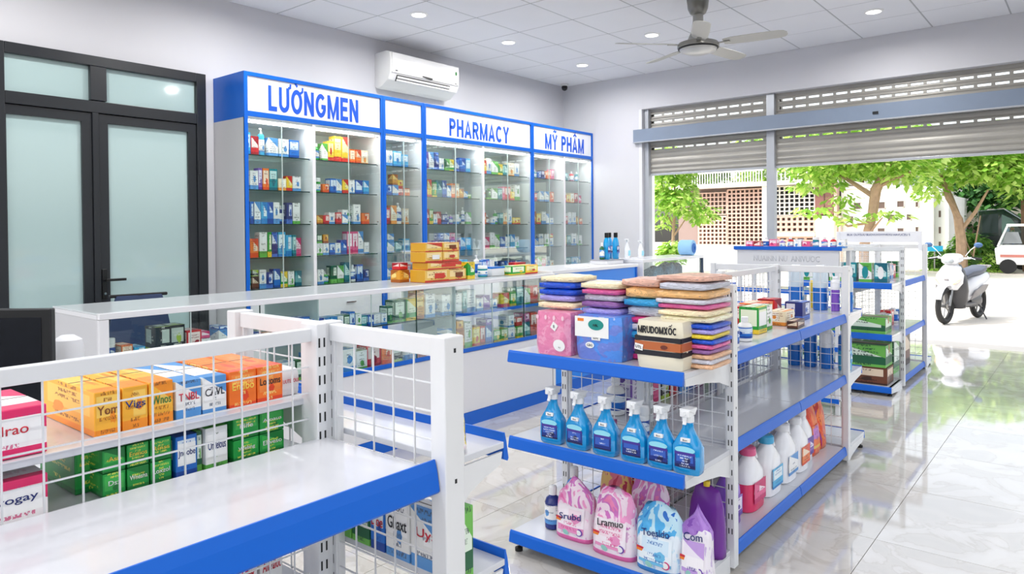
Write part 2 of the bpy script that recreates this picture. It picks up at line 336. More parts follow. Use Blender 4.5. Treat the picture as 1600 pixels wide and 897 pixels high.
# ------------------------------------------------------------------ shell: floor, walls, ceiling
def marble():
    m = bpy.data.materials.new('polished marble tile'); m.use_nodes = True; nt = m.node_tree; b = nt.nodes['Principled BSDF']; B = NB(nt)
    tc = nt.nodes.new('ShaderNodeTexCoord'); R = nt.nodes.new('ShaderNodeObjectInfo').outputs['Random']
    va = nt.nodes.new('ShaderNodeVectorMath'); va.operation = 'ADD'; nt.links.new(tc.outputs['Object'], va.inputs[0]); nt.links.new(B.xyz(B.m('MULTIPLY', R, 31), B.m('MULTIPLY', R, 17), 0), va.inputs[1])
    n = nt.nodes.new('ShaderNodeTexNoise'); n.inputs['Scale'].default_value = 2.6; n.inputs['Detail'].default_value = 9; n.inputs['Distortion'].default_value = 1.6; nt.links.new(va.outputs[0], n.inputs['Vector'])
    r = nt.nodes.new('ShaderNodeValToRGB'); e = r.color_ramp.elements; e[0].position = .34; e[0].color = lin((200, 196, 190)); e[1].position = .62; e[1].color = lin((216, 213, 208))
    x = e.new(.47); x.color = lin((206, 202, 195)); x = e.new(.5); x.color = lin((198, 192, 184)); x = e.new(.525); x.color = lin((211, 207, 201))
    nt.links.new(n.outputs['Fac'], r.inputs[0]); nt.links.new(r.outputs[0], b.inputs['Base Color'])
    b.inputs['Roughness'].default_value = .05; b.inputs['Specular IOR Level'].default_value = .8; b.inputs['Coat Weight'].default_value = .5; b.inputs['Coat Roughness'].default_value = .03
    return m
marb = marble(); grout = plain('grout', (150, 146, 140), .7)
T = .8; fx0, fx1, fy0, fy1 = -2.0, 9.6, -4.0, 5.6
floor = struct(MB().box(fx0, fx1, fy0, fy1, -.1, -.006).obj('floor', grout))
tm = MB().box(.0015, T - .0015, .0015, T - .0015, -.006, 0).mesh('floor_tile', marb)
nx = 14
for i in range(nx + 1):
    for j in range(12):
        x = fx0 + i * T; y = fy0 + j * T
        if x + T > fx1 + .5: continue
        shared('floor_tile', tm, floor, (x, y, 0))
H = 3.3; WY = 5.4; WX = 7.63
struct(MB().box(-2.0, WX + .25, WY, WY + .2, 0, H + .3).obj('wall_back', wall_m))
# street wall with the shutter opening: Y from -3.2 to 4.25, Z 0 to 2.88
OY0, OY1, OZ = -3.0, 4.25, 2.885
struct(MB().box(WX, WX + .25, OY1, WY, 0, H + .3).obj('wall_street', wall_m)); struct(MB().box(WX, WX + .25, fy0, OY1 - .0005, OZ, H + .3).obj('wall_lintel', wall_m)); struct(MB().box(WX, WX + .25, fy0, OY0, 0, OZ - .0005).obj('wall_end', wall_m))
ceiling = struct(MB().box(-2.0, WX, fy0, WY, H + .02, H + .3).obj('ceiling', grid_m))
cm = MB().box(.006, .594, .006, .594, H + .001, H + .02).mesh('ceiling_tile', ceil_m, bevel=.002, seg=1)
for i in range(16):
    for j in range(16):
        x = WX - .6 * (i + 1); y = WY - .6 * (j + 1)
        if x < -2.05 or y < fy0: continue
        if math.hypot(x - 0, y - 0) < 2.0: pass
        shared('ceiling_tile', cm, ceiling, (x, y, 0))
g = MB()
for i in range(17): g.box(WX - .6 * i - .006, WX - .6 * i + .006, fy0, WY, H + .003, H + .02)
for j in range(17):
    if WY - .6 * j > fy0: g.box(-2.0, WX, WY - .6 * j - .006, WY - .6 * j + .006, H + .003, H + .02)
struct(g.obj('trim_1', grid_m)).parent = ceiling
# outer porch canopy above the shutter and the parapet: roof slab
struct(MB().box(-2.0, WX + .25, fy0, WY + .2, H + .3, H + .45).obj('roof', wall_m))

# downlights
def downlight(x, y, label):
    t = empty('ceiling_downlight', label, 'ceiling light', (x, y, H + .001), group='round recessed ceiling lights')
    MB().lathe([(.078, 0), (.078, -.004), (.066, -.010), (.060, -.010), (.060, 0)], 24).obj('rim', plain('downlight rim', (245, 245, 245), .3), t, smooth=True)
    MB().lathe([(.058, -.002), (.058, -.006), (.001, -.007)], 24).obj('lamp_lens', lamp_m, t)
    l = bpy.data.lights.new('downlight', 'AREA'); l.shape = 'DISK'; l.size = .11; l.energy = DOWNLIGHT_W; l.color = (1, .985, .97); l.spread = math.radians(170)
    lo = bpy.data.objects.new('downlight_glow', l); C.objects.link(lo); lo.parent = t; lo.location = (0, 0, -.012)
DL = [(4.23, 4.5, 'lit round downlight between the air conditioner and the fan, first of the row'), (5.43, 4.5, 'lit round downlight right above the air conditioner end'),
      (6.73, 4.5, 'lit round downlight closest to the corner camera'), (6.13, 3.3, 'lit round downlight beside the ceiling fan blades'), (6.73, 1.5, 'lit round downlight alone above the roller shutter side')]
for a in DL: downlight(*a)
for kk, (x, y) in enumerate(((1.33, 4.5), (2.83, 4.5), (2.83, 3.3), (1.33, 1.5), (4.33, 1.5), (1.33, -1.0), (4.33, -1.0), (6.73, -1.0), (-.9, 3.3), (-.9, 1.5), (-.9, -1.0))):
    downlight(x, y, f"lit round downlight over the shop floor, {['first', 'second', 'third', 'fourth', 'fifth', 'sixth', 'seventh', 'eighth', 'ninth', 'tenth', 'eleventh'][kk]} outside the camera view")

# door set in the back wall
def door_set():
    d = struct(empty('door_1', None, None, (0, WY, 0)))
    def P(name, x0, x1, z0, z1, y0=-.07, y1=0, m_=dark_m, bv=.004): return MB().box(x0, x1, y0, y1, z0, z1).obj(name, m_, d, bevel=bv)
    P('frame', 1.39, 1.45, 0, 2.67); P('frame', 2.69, 2.765, 0, 2.67); P('frame', 1.45, 2.69, 2.60, 2.67); P('frame', 1.945, 2.05, 2.365, 2.60); P('frame', 1.45, 2.69, 2.28, 2.36)
    P('frame', 1.955, 1.995, 0, 2.28)
    for a, b in ((1.45, 1.945), (2.05, 2.69)):
        P('pane', a, b, 2.36, 2.60, -.035, -.025, frost, 0)
    for k, (a, b) in enumerate(((1.452, 1.953), (1.997, 2.688))):
        l = empty('door_leaf', None, None, (0, 0, 0)); l.parent = d
        q = MB(); s0 = .005 if k == 0 else .062; s1 = .062
        q.box(a, a + s0, -.055, -.005, .02, 2.275); q.box(b - s1, b, -.055, -.005, .02, 2.275); q.box(a + s0, b - s1, -.055, -.005, 2.215, 2.275); q.box(a + s0, b - s1, -.055, -.005, .02, .14)
        q.obj('leaf_frame', dark_m, l)
        MB().box(a + s0, b - s1, -.035, -.025, .14, 2.215).obj('pane', frost, l)
    q = MB().box(2.004, 2.036, -.066, -.055, .99, 1.20).tube([(2.02, -.06, 1.125), (2.02, -.10, 1.125)], .009, 8).box(2.012, 2.145, -.112, -.098, 1.116, 1.134)
    q.obj('handle', plain('black handle', (16, 16, 18), .3), d, bevel=.003)
    MB().lathe([(.009, 0), (.009, .006)], 12).obj('keyhole', chrome_m, d, loc=(2.02, -.066, 1.03)).rotation_euler = (PI/2, 0, 0)
    for z in (.4, 1.9): MB().lathe([(.008, 0), (.008, .1)], 10, (2.70, -.075, z)).obj('hinge', dark_m, d)
door_set()

# air conditioner
def aircon():
    t = empty('air_conditioner', 'white split air conditioner mounted on the wall above the blue cabinets', 'air conditioner', (4.96, WY, 2.82))
    x0, x1 = -.47, .47; prof = [(0, .02), (0, .34), (-.17, .345), (-.215, .33), (-.23, .27), (-.225, .14), (-.19, .07), (-.10, .015), (-.03, 0)]
    MB().prism(prof, 'x', x0, x1).obj('body', plain('air conditioner plastic', (238, 238, 236), .35), t, bevel=.006, smooth=True)
    MB().prism([(-.2335, .325), (-.2365, .27), (-.2315, .135), (-.226, .135), (-.231, .27), (-.228, .325)], 'x', x0 + .02, x1 - .015).obj('front_panel', plain('air conditioner front', (244, 244, 243), .22), t)
    MB().prism([(-.222, .118), (-.196, .062), (-.186, .066), (-.212, .122)], 'x', x0 + .09, x1 - .13).obj('air_outlet', plain('outlet dark', (22, 22, 24), .5), t)
    for i in range(2):
        z = .098 - .027 * i; y = -.219 + .013 * i
        MB().obox((-.02, y, z), (.355, 0, 0), (0, .003, .008), (0, .006, -.003)).obj('louvre', plain('air conditioner plastic', 0), t)
    MB().prism([(-.06, .156), (.07, .152), (.078, .140), (.055, .134), (-.05, .146)], 'y', -.239, -.230).obj('display_window', plain('outlet dark', 0), t)
    MB().lathe([(.013, 0), (.013, .002)], 14, (0, 0, 0), sx=1, sy=1.6).obj('energy_sticker', plain('green sticker', (46, 128, 56), .4), t, loc=(.415, -.2345, .255)).rotation_euler = (PI/2, 0, 0)
    MB().box(-.41, -.385, -.238, -.232, .152, .160).obj('badge', ink_m, t); MB().box(.40, .425, -.238, -.232, .148, .153).obj('badge', ink_m, t)
aircon()

# ceiling fan
def fan():
    t = empty('ceiling_fan', 'grey metal five-blade ceiling fan with short bell-shaped stem', 'ceiling fan', (5.37, 2.48, H))
    sm = plain('fan grey metal', (138, 137, 132), .3, .55)
    MB().lathe([(.086, 0), (.088, -.02), (.078, -.10), (.062, -.135), (.036, -.15)], 28).obj('canopy', sm, t, smooth=True)
    MB().lathe([(.040, -.13), (.042, -.2), (.055, -.28), (.085, -.345), (.115, -.365)], 28).obj('stem_cover', plain('fan satin', (164, 163, 157), .35, .4), t, smooth=True)
    MB().lathe([(.10, -.36), (.155, -.372), (.163, -.39), (.163, -.405), (.155, -.412)], 36).obj('motor_housing', sm, t, smooth=True)
    MB().lathe([(.158, -.408), (.158, -.416), (.150, -.42)], 36).obj('band', rubber_m, t, smooth=True)
    MB().lathe([(.148, -.416), (.14, -.432), (.09, -.452), (.002, -.456)], 36).obj('lower_cover', plain('fan satin pale', (196, 196, 194), .3, .3), t, smooth=True)
    bm_ = plain('fan blade', (176, 175, 170), .38, .2); R0, F0 = Vector((.636, -.772)), Vector((.772, .636))
    for k in range(5):
        a = math.radians(-30 + 72 * k); d = R0 * math.cos(a) + F0 * math.sin(a); ang = math.atan2(d.y, d.x)
        b = empty('blade', None, None, (0, 0, -.385), ang); b.parent = t
        q = MB(); rings = []
        for r, w in ((.20, .045), (.26, .062), (.45, .066), (.62, .062), (.655, .050), (.675, .022)):
            tilt = -.20; c_, s_ = math.cos(tilt), math.sin(tilt)
            rings.append([(r, -w * c_, -w * s_ - .002), (r, w * c_, w * s_ - .002), (r, w * c_, w * s_ + .002), (r, -w * c_, -w * s_ + .002)])
        q.loft(rings); q.obj('blade_panel', bm_, b)
        MB().box(.13, .25, -.018, .018, -.006, -.001).obj('blade_bracket', sm, b, bevel=.002)
fan()

# corner security camera
t = empty('security_camera', 'small dark dome security camera in the corner under the ceiling', 'camera', (7.46, 5.26, H))
MB().lathe([(.05, 0), (.05, -.02), (.03, -.03)], 16).obj('mount', plain('cctv white', (225, 225, 225), .4), t, smooth=True)
MB().lathe([(.034, -.025), (.04, -.045), (.034, -.07), (.018, -.083), (.001, -.088)], 16).obj('dome', plain('cctv lens', (24, 24, 26), .1), t, smooth=True)

# ------------------------------------------------------------------ roller shutters
def slat_mesh(L, h, perf):
    q = MB()
    def bar(z0, z1, bulge=.006):
        n = 4; pts = [(bulge * math.sin(PI * k / n), z0 + (z1 - z0) * k / n) for k in range(n + 1)]
        q.prism([(-p[0] - .003, p[1]) for p in pts] + [(-p[0] + .003, p[1]) for p in reversed(pts)], 'y', 0, L)
    if not perf: bar(.003, h - .003, .010)
    else:
        a = h * .40; b = h * .66
        bar(.003, a, .004); bar(b, h - .003, .004)
        pitch = .135; n = int(L / pitch); q.box(-.005, .003, 0, .06, a - .002, b + .002); q.box(-.005, .003, L - .06, L, a - .002, b + .002)
        for i in range(n): q.box(-.005, .003, .06 + i * pitch + .105, .06 + i * pitch + .135, a - .002, b + .002)
    q.box(-.004, .006, 0, L, -.002, .004)
    return q
def shutter(y0, y1, label):
    t = empty('roller_shutter', label, 'roller shutter', (WX + .11, y0, 2.10), group='steel roller shutters rolled half up')
    L = y1 - y0
    hs = [(.055, 0)] * 2 + [(.075, 0), (.075, 0), (.075, 1), (.075, 0), (.082, 0), (.082, 0), (.082, 1), (.082, 1), (.075, 0)]
    z = .01
    for k, (h, p) in enumerate(hs):
        slat_mesh(L, h, p).obj('slat', slat_m, t, loc=(0, 0, z)); z += h
    MB().box(-.02, .02, 0, L, -.012, .012).obj('bottom_bar', alu_m, t, bevel=.003)
shutter(2.765, 4.20, 'short grey steel shutter half rolled up between wall and middle post')
shutter(OY0 + .05, 2.69, 'long grey steel shutter half rolled up above the scooter view')
def guide(y0, y1, name, label, z1=OZ):
    o = MB().box(WX + .05, WX + .085, y0, y1, 0, z1).box(WX + .085, WX + .13, y0, y0 + .012, 0, z1).box(WX + .085, WX + .13, y1 - .012, y1, 0, z1).obj(name, alu_m, bevel=.002)
    struct(o)
guide(2.685, 2.77, 'trim_2', None); guide(4.19, 4.25, 'trim_3', None); guide(OY0, OY0 + .06, 'trim_4', None)
bt = empty('shutter_beam', 'long blue grey steel beam running across in front of the shutters', 'beam', (WX - .001, OY0 - .1, 2.48))
MB().box(-.045, 0, 0, 4.345 - OY0 + .1, .01, .16).obj('beam_face', beam_m, bt, bevel=.003)
MB().box(-.055, 0, 0, 4.345 - OY0 + .1, 0, .012).obj('beam_flange', alu_m, bt)
MB().box(-.052, -.046, 4.75, 4.80, .06, .085).obj('latch', dark_m, bt)
o = MB().box(WX - .001, WX + .05, OY1 + .001, OY1 + .04, 0, OZ).obj('trim_5', plain('pale plaster', (232, 233, 236), .5)); struct(o)

# ------------------------------------------------------------------ stock: small cartons and bottles
UB = MB().box(-.5, .5, -.5, .5, 0, 1)
CART = {k: UB.mesh('carton', PM[k]) for k in PAL}
def bottle_mesh(k, kind):
    q = MB(); n = 12
    if kind == 'round': q.lathe([(.44, 0), (.5, .03), (.5, .62), (.40, .72), (.20, .78), (.20, .82)], n)
    elif kind == 'jar': q.lathe([(.46, 0), (.5, .04), (.5, .70), (.44, .76)], n)
    else: q.lathe([(.44, 0), (.5, .04), (.47, .74), (.22, .80)], n, sx=1, sy=.7)
    return q.mesh('bottle_body', SOLID[k] if k in 'wW' else SOLID[k], smooth=True)
BOT = {}; CAPM = {'round': MB().lathe([(.24, .80), (.24, .98), (.20, 1.0)], 12).mesh('cap', plain('white cap', (240, 240, 240), .3), smooth=True),
                  'jar': MB().lathe([(.5, .74), (.5, .97), (.46, 1.0)], 12).mesh('cap', plain('white cap', 0), smooth=True),
                  'pump': MB().lathe([(.16, .78), (.16, .86), (.06, .87), (.06, .94)], 10).box(-.28, .1, -.06, .06, .94, 1.0).mesh('cap', plain('white cap', 0), smooth=False)}
LABM = {}
def small_carton(code, x, y, z, w, d, h, label, group, rz=0, name='medicine_carton', cat='carton'):
    o = bpy.data.objects.new(name, CART[code]); C.objects.link(o); o.location = (x, y, z); o.scale = (w, d, h); o.rotation_euler = (0, 0, rz)
    return tag(o, label, cat, group)
def small_bottle(code, x, y, z, w, h, label, group, kind='round', name='medicine_bottle', rz=0):
    if (code, kind) not in BOT: BOT[code, kind] = bottle_mesh(code, kind)
    t = empty(name, label, 'bottle', (x, y, z), rz, group); t.scale = (w, w, h)
    shared('bottle_body', BOT[code, kind], t); shared('cap', CAPM[kind], t)
    if code not in LABM: LABM[code] = MB().lathe([(.51, .14), (.51, .58)], 12).mesh('bottle_label', PM['w' if code not in 'wWe' else 'b'], smooth=True)
    l = shared('bottle_label', LABM[code], t)
    if kind == 'pump': l.scale = (1, .72, 1)
    return t
def stock_row(spec, x0, x1, y, z, hs, where, group, d=.085, fill=1.0, name='medicine', along='x', rz=0, jit=.012):
    """spec: tokens 'code height kind'; ^ = on top of the one before, _ = gap. x0..x1 the run of the shelf"""
    toks = spec.split(); base = [k for k in toks if not k.startswith('^')]
    wt = []
    for k in base:
        if k == '_': wt.append(.7); continue
        wt.append(1.35 if 'W' in k[2:] else .6 if 'N' in k[2:] else 1.0)
    step = (x1 - x0) / sum(wt) * fill; x = x0; n = 0; prev = None
    bi = 0
    for k in toks:
        if k.startswith('^'):
            c, hh = k[1], int(k[2]) * hs
            px, py, pz, pw = prev
            where_l = f"{PAL[c][0]} carton atop the {ORD[n-1]} {where}"
            small_carton(c, px, py, pz + .001, pw * .9, d * .9, hh, where_l, group, rz + rnd.uniform(-.06, .06), name + '_carton'); continue
        w = wt[bi] * step; bi += 1
        if k == '_': x += w; continue
        c, hh = k[0], int(k[1]) * hs; ww = w * rnd.uniform(.86, .95); cx = x + w / 2; cy = y + rnd.uniform(-.3, 1) * jit
        px, py = (cx, cy) if along == 'x' else (cy, cx)
        size = 'tall ' if int(k[1]) >= 8 else 'low ' if int(k[1]) <= 3 else ''
        if '|' in k or 'J' in k or 'P' in k:
            kind = 'jar' if 'J' in k else 'pump' if 'P' in k else 'round'
            small_bottle(c, px, py, z + .001, min(ww, d) * .95, hh, f"{size}{PAL[c][0]} {'jar' if kind == 'jar' else 'bottle'}, {ORD[n]} {where}", group, kind, name + ('_jar' if kind == 'jar' else '_bottle'))
        else:
            small_carton(c, px, py, z + .001, ww, d * rnd.uniform(.85, 1.0), hh, f"{size}{PAL[c][0]} carton, {ORD[n]} {where}", group, rz + rnd.uniform(-.03, .03), name + '_carton')
        prev = (px, py, z + .001 + hh, ww); n += 1; x += w

# ------------------------------------------------------------------ tall wall display cabinets
CY = 4.95; CT = 2.66; CH = 2.335; SHZ = [2.044, 1.776, 1.512, 1.25, 1.006]
def cabinet(x0, x1, mids, text, tx, th, label, first=False, last=False):
    t = empty('display_cabinet', label, 'cabinet', (x0, CY, 0), group=None); W = x1 - x0; D = WY - CY - .002
    def P(name, a, b, y0, y1, z0, z1, m_, bv=0, par=t): return MB().box(a, b, y0, y1, z0, z1).obj(name, m_, par, bevel=bv)
    if first:
        P('side_panel', 0, .018, .002, D, 0, CH - .02, lamg_m); P('header_side', -.001, .018, .0, D, CH - .02, CT, blue_m)
    else: P('side_panel', 0, .018, .012, D, 0, CT - .01, lam_m)
    P('side_panel', W - .018, W, .012, D, 0, CT - .01, lam_m)
    P('back_panel', .018, W - .018, D - .015, D, 0, CT - .01, backg_m)
    P('top_panel', .018, W - .018, .012, D - .015, CH - .03, CH - .012, lam_m)
    P('sign_panel', .03, W - .03, .006, .016, CH + .03, CT - .03, sign_m)
    for n_, (a, b, z0, z1) in enumerate(((0, W, CT - .03, CT), (0, W, CH - .01, CH + .03), (0, .030, 0, CT), (W - .022, W, 0, CT))):
        P('blue_trim', a, b, -.004 - .001 * (n_ > 1), .012, z0, z1, blue_m, .002)
    if text: sign_letters(text, txt_m, t, tx - x0, .0058, th[2], th[0], th[1], .002)
    edges = [.03] + [q - x0 for q in mids] + [W - .022]
    for q in mids: P('divider', q - x0 - .014, q - x0 + .014, .0, D - .016, .9, CH - .012, lam_m)
    P('base_box', .031, W - .023, .02, D - .016, .08, .93, lamg_m)
    nd = len(edges) - 1
    for k in range(nd):
        a, b = edges[k] + .016, edges[k + 1] - .016; mid = (a + b) / 2
        d = P('base_door', a - .01, b + .01, .002, .018, .1, .92, lam_m, .002)
        MB().box(mid - .05, mid + .05, -.012, .001, .84, .85).obj('handle', chrome_m, d)
        for z in SHZ:
            s_ = MB().box(a, b, .045, D - .02, z - .007, z, 0).box(a, b, .041, .045, z - .008, z + .0005, 1).obj('glass_shelf', [shelf_gl, edge_m], t)
        l = bpy.data.lights.new('cabinet_fill', 'AREA'); l.shape = 'RECTANGLE'; l.size = b - a - .06; l.size_y = .03; l.energy = CAB_FILL_W * (b - a); l.color = (1, .995, .98); l.spread = math.radians(170)  # area light added under the lid to brighten the dark bay
        lo = bpy.data.objects.new('cabinet_fill_light', l); C.objects.link(lo); lo.parent = t; lo.location = (mid, .07, CH - .046); lo.rotation_euler = (math.radians(-12), 0, 0)
        MB().box(a + .02, b - .02, .05, .09, CH - .044, CH - .031).obj('fill_strip', lamp_m, t)  # glowing strip added to go with that fill light
        for (c, e) in ((a - .006, mid - .002), (mid + .002, b + .006)):
            gd = P('glass_door', c, e, .006, .011, .94, CH - .014, gls_door)
            MB().box(c, e, .0055, .0115, .935, .94).obj('door_edge', alu_m, gd)
        MB().box(mid - .0025, mid + .0025, .004, .012, .94, CH - .02).obj('door_seam', plain('glass seam', (190, 205, 203), .2), t)
        MB().box(mid - .032, mid + .032, -.004, .014, CH - .045, CH - .03).obj('door_clip', plain('white clip', (246, 246, 246), .3), t)
        for q in (a + .02, b - .02): MB().box(q - .02, q + .02, -.002, .014, CH - .05, CH - .035).obj('door_clip', plain('white clip', 0), t)
        for z in (2.0, 1.5):  MB().lathe([(.006, 0), (.006, .012)], 8).obj('door_lock', chrome_m, t, loc=(b - .03, .006, z + .03)).rotation_euler = (PI/2, 0, 0)
    return t
cabinet(2.86, 4.20, [3.475], 'LuoNGMEN', 3.50, (.195, .865, 2.485), 'blue trimmed glass wall cabinet with the widest sign lettering, beside the black door', first=True)
cabinet(4.202, 4.70, [], None, 0, 0, 'narrow blue trimmed glass wall cabinet with a blank white sign')
cabinet(4.702, 6.375, [5.548], 'PHARMACY', 5.515, (.175, .92, 2.472), 'blue trimmed glass wall cabinet with the PHARMACY sign')
cabinet(6.377, 7.625, [7.009], 'My PHaM', 7.03, (.178, .80, 2.475), 'blue trimmed glass wall cabinet in the corner, with the last sign', last=True)

bays = [('first bay', 2.90, 3.455, [
  'c7 r6 c9P w6W w6W b6W _', 'w6| w6W v7N o7 t7W e4W y5 w5W _', 'p7 b7N w7 c7 b7 w7 B6P B7 W7W _', 'y6 o6W W8W g8N B8 c8W c7 t7N p6 _', 'g6 n4 ^k2 w6 B5 b6 g5 W5 t5 _']),
 ('second bay', 3.50, 4.165, [
  'p5 g6| W6 y7 y9W y9W o5 o5 e5W _', 'W5 g5J o3 b5 w5 y5 w5 b5W c5 _', 'W6P a3 r3 w4 r4 w3 ^w2 g5P w7W o4W _', 'w5| W4 ^G3 w4 ^a3 b4 w4 b5 p8 p8 w8 w4 _', 'w4 w5 g4P G6 W6 t7 w6| b6 B4 _']),
 ('third bay', 4.245, 4.665, ['b6 w6 c6W c5 _', 'B4 ^y2 b4 w4 ^a4 r3 ^y3 o3 _', 'o8N r6 e7 w8P e6 _', 'W4 ^w3 w4 ^w3 t4 c5 _', 'G6P w4 v4 w4 r5 _']),
 ('fourth bay', 4.745, 5.52, ['g8N v7 w7 B5 ^B2 w5 G5 g5 B5 b6W c6 _', 'B5 r7N y7 g6 t7W b7 w5 o6 e6 a4 w3 g2 _', 'W5 r6 g6 w4 r5 B4W w5P v4| w4 G5P w7P W5W _', 'w3 w4P v4 B4 ^b3 b4 ^w3 v4 ^p3 m4 w5 c5 _', 'w4 W4 v4 B5 w5 t6 w4 v5 _']),
 ('fifth bay', 5.575, 6.335, ['W6 y6N w7 W6W g5 t5 e6W w6 _', 'n6| o4J G4 W5W t5 p6N r6W y4 W7W _', 'e6 o5 n4| w3 g6P t5 e5 w7W y3 y3 _', 'w6 p5 W7 W6 b5 w5 c6 W5 _', 'w5 m4 t4 w7P B4 b4 v4 w4 _']),
 ('sixth bay', 6.43, 6.985, ['g5 g4P t4| b3 B4 r4P o4 p5 _', 'W6 r4 _ w5 w5W o5 _', 'y6 a6 y5 w6 w5 w3 _', 'y4 ^W3 w4 w4 ^w2 W6 w4 ^y2 _', 'g4 r4 W5 p4 w5 e3 _']),
 ('seventh bay', 7.03, 7.58, ['p3 ^y2 t4 _ r5P t5P _', 'r6 p4 y4 e5 r5 p4 _', 'r6| n5| r4 w6 w6W a4 o3 _', 'm6 y5 t5 w6W W5W _', 'b4 t4W c4 w4 _'])]
SN = ['top shelf', 'second shelf', 'third shelf', 'fourth shelf', 'fifth shelf']
for bn, a, b, rows in bays:
    for k, spec in enumerate(rows):
        stock_row(spec, a, b, CY + .135, SHZ[k], .0245, f"on the {SN[k]}, {bn} of wall cabinets", f"packs in the {bn} of the wall cabinets", d=.075)

# ------------------------------------------------------------------ long white glass counter
KX0, KX1, KY0, KY1, KZ = 1.335, 4.94, 3.6, 4.2, 1.073
milky = plain('milky glass top', (232, 235, 238), .06, trans=0)
nt = milky.node_tree; tr_ = nt.nodes.new('ShaderNodeBsdfTranslucent'); tr_.inputs[0].default_value = lin((235, 240, 240)); mx_ = nt.nodes.new('ShaderNodeMixShader'); mx_.inputs[0].default_value = .42
nt.links.new(nt.nodes['Principled BSDF'].outputs[0], mx_.inputs[1]); nt.links.new(tr_.outputs[0], mx_.inputs[2]); nt.links.new(mx_.outputs[0], nt.nodes['Material Output'].inputs[0])
def counter():
    t = empty('glass_counter', 'long white counter with glass display front and blue plinth', 'counter', (KX0, KY0, 0)); W = KX1 - KX0; D = KY1 - KY0
    def P(name, a, b, y0, y1, z0, z1, m_, bv=0): return MB().box(a, b, y0, y1, z0, z1).obj(name, m_, t, bevel=bv)
    P('worktop', 0, W, .03, D, KZ - .008, KZ, milky, .002); P('worktop_edge', 0, W, 0, .029, KZ - .03, KZ, lam_m, .003); P('worktop_edge', 0, .03, .03, D, KZ - .03, KZ - .0085, lam_m); P('worktop_edge', W - .03, W, .03, D, KZ - .03, KZ - .0085, lam_m); P('worktop_edge', .03, W - .03, D - .03, D, KZ - .03, KZ - .0085, lam_m)
    P('side_panel', 0, .03, .004, D, .1, KZ - .031, lamg_m); P('side_panel', W - .03, W, .004, D, .1, KZ - .031, lam_m)
    P('front_edge', -.001, .042, -.001, .02, .1, KZ - .031, lam_m); P('front_edge', W - .03, W + .001, -.001, .02, .1, KZ - .031, lam_m)
    for k, (a, b) in enumerate(((.031, W * .333), (W * .333 + .002, W * .666), (W * .666 + .002, W - .031))):
        P('base_panel', a, b, .006, .024, .1, .545, lam_m, .002)
        P('display_floor', a, b, .026, D, .55, .566, lamg_m)
        P('back_panel', a, b, D - .012, D, .1, .549, lamg_m)
    P('plinth', 0, W, .002, .02, 0, .099, blue_m); P('blue_strip', .042, W - .03, -.002, .02, .548, .575, blue_m, .002)
    for k in range(3):
        a, b = .044 + k * (W - .07) / 3, .04 + (k + 1) * (W - .07) / 3
        MB().box(a, b, .04, D - .03, .825, .832, 0).box(a, b, .036, .04, .824, .833, 1).obj('glass_shelf', [shelf_gl, edge_m], t)
        if k == 2: P('shelf_rail', a, b, .03, .036, .812, .835, blue_m)
        for j in range(3):
            c, e = a + (b - a) * j / 3 + .002, a + (b - a) * (j + 1) / 3
            gp = P('glass_front', c, e, .004, .009, .577, KZ - .032, gls)
            if j: MB().box(c - .003, c + .001, .003, .010, .577, KZ - .032).obj('glass_joint', edge_m if j == 2 else plain('glass seam', 0), gp)
        if k: P('divider', a - .004, a + .004, .02, D, .57, KZ - .032, plain('glass seam', 0))
counter()
g1 = 'packs on the upper glass shelf of the counter'; g2 = 'packs on the floor of the glass counter'
w1 = 'on the upper counter shelf'
stock_row('w6J o4 c3 _ k8W k8W r6W w3 ^p2 _ w5 ^b1 _', KX0 + .06, 2.06, 3.72, .832, .0175, 'on the upper counter shelf, door end', g1, d=.12, name='counter')
stock_row('c3 B3W m2 o2 e3W _ w4 b6 b6 w5 b5 w5 c5 w5 G5 b6 W5 t4 b4 w4W w4', 2.08, 3.12, 3.70, .832, .0175, w1 + ', middle', g1, d=.10, name='counter')
stock_row('G6N G8W g8W a9 ^a2 w9W _ w8W w8W t9N w9W w5 v6 w4 _ y6W g6 ^G2 t8W W7 r8W e6', 3.13, 4.86, 3.70, .832, .0185, w1 + ', street end', g1, d=.10, name='counter')
stock_row('w5 r4 w4 t5 o5 r6 W5 y5 b5 w5 G5 w6', 1.45, 2.62, 3.72, .566, .024, 'on the lower counter level, door end', g2, d=.12, name='counter')
stock_row('r5 ^o3 w6W W5 r6W o5 k5 w6W r6N r6N W5 w5 a5 ^w2 a6 ^a3', 2.64, 3.86, 3.70, .566, .0235, 'on the lower counter level, middle', g2, d=.12, name='counter')
stock_row('W8 y6 r6N b6 ^v2 g4 g4 w4 ^w4 g4 ^r3 t5 ^m3 r8 e7', 3.88, 4.86, 3.72, .566, .0235, 'on the lower counter level, street end', g2, d=.12, name='counter')

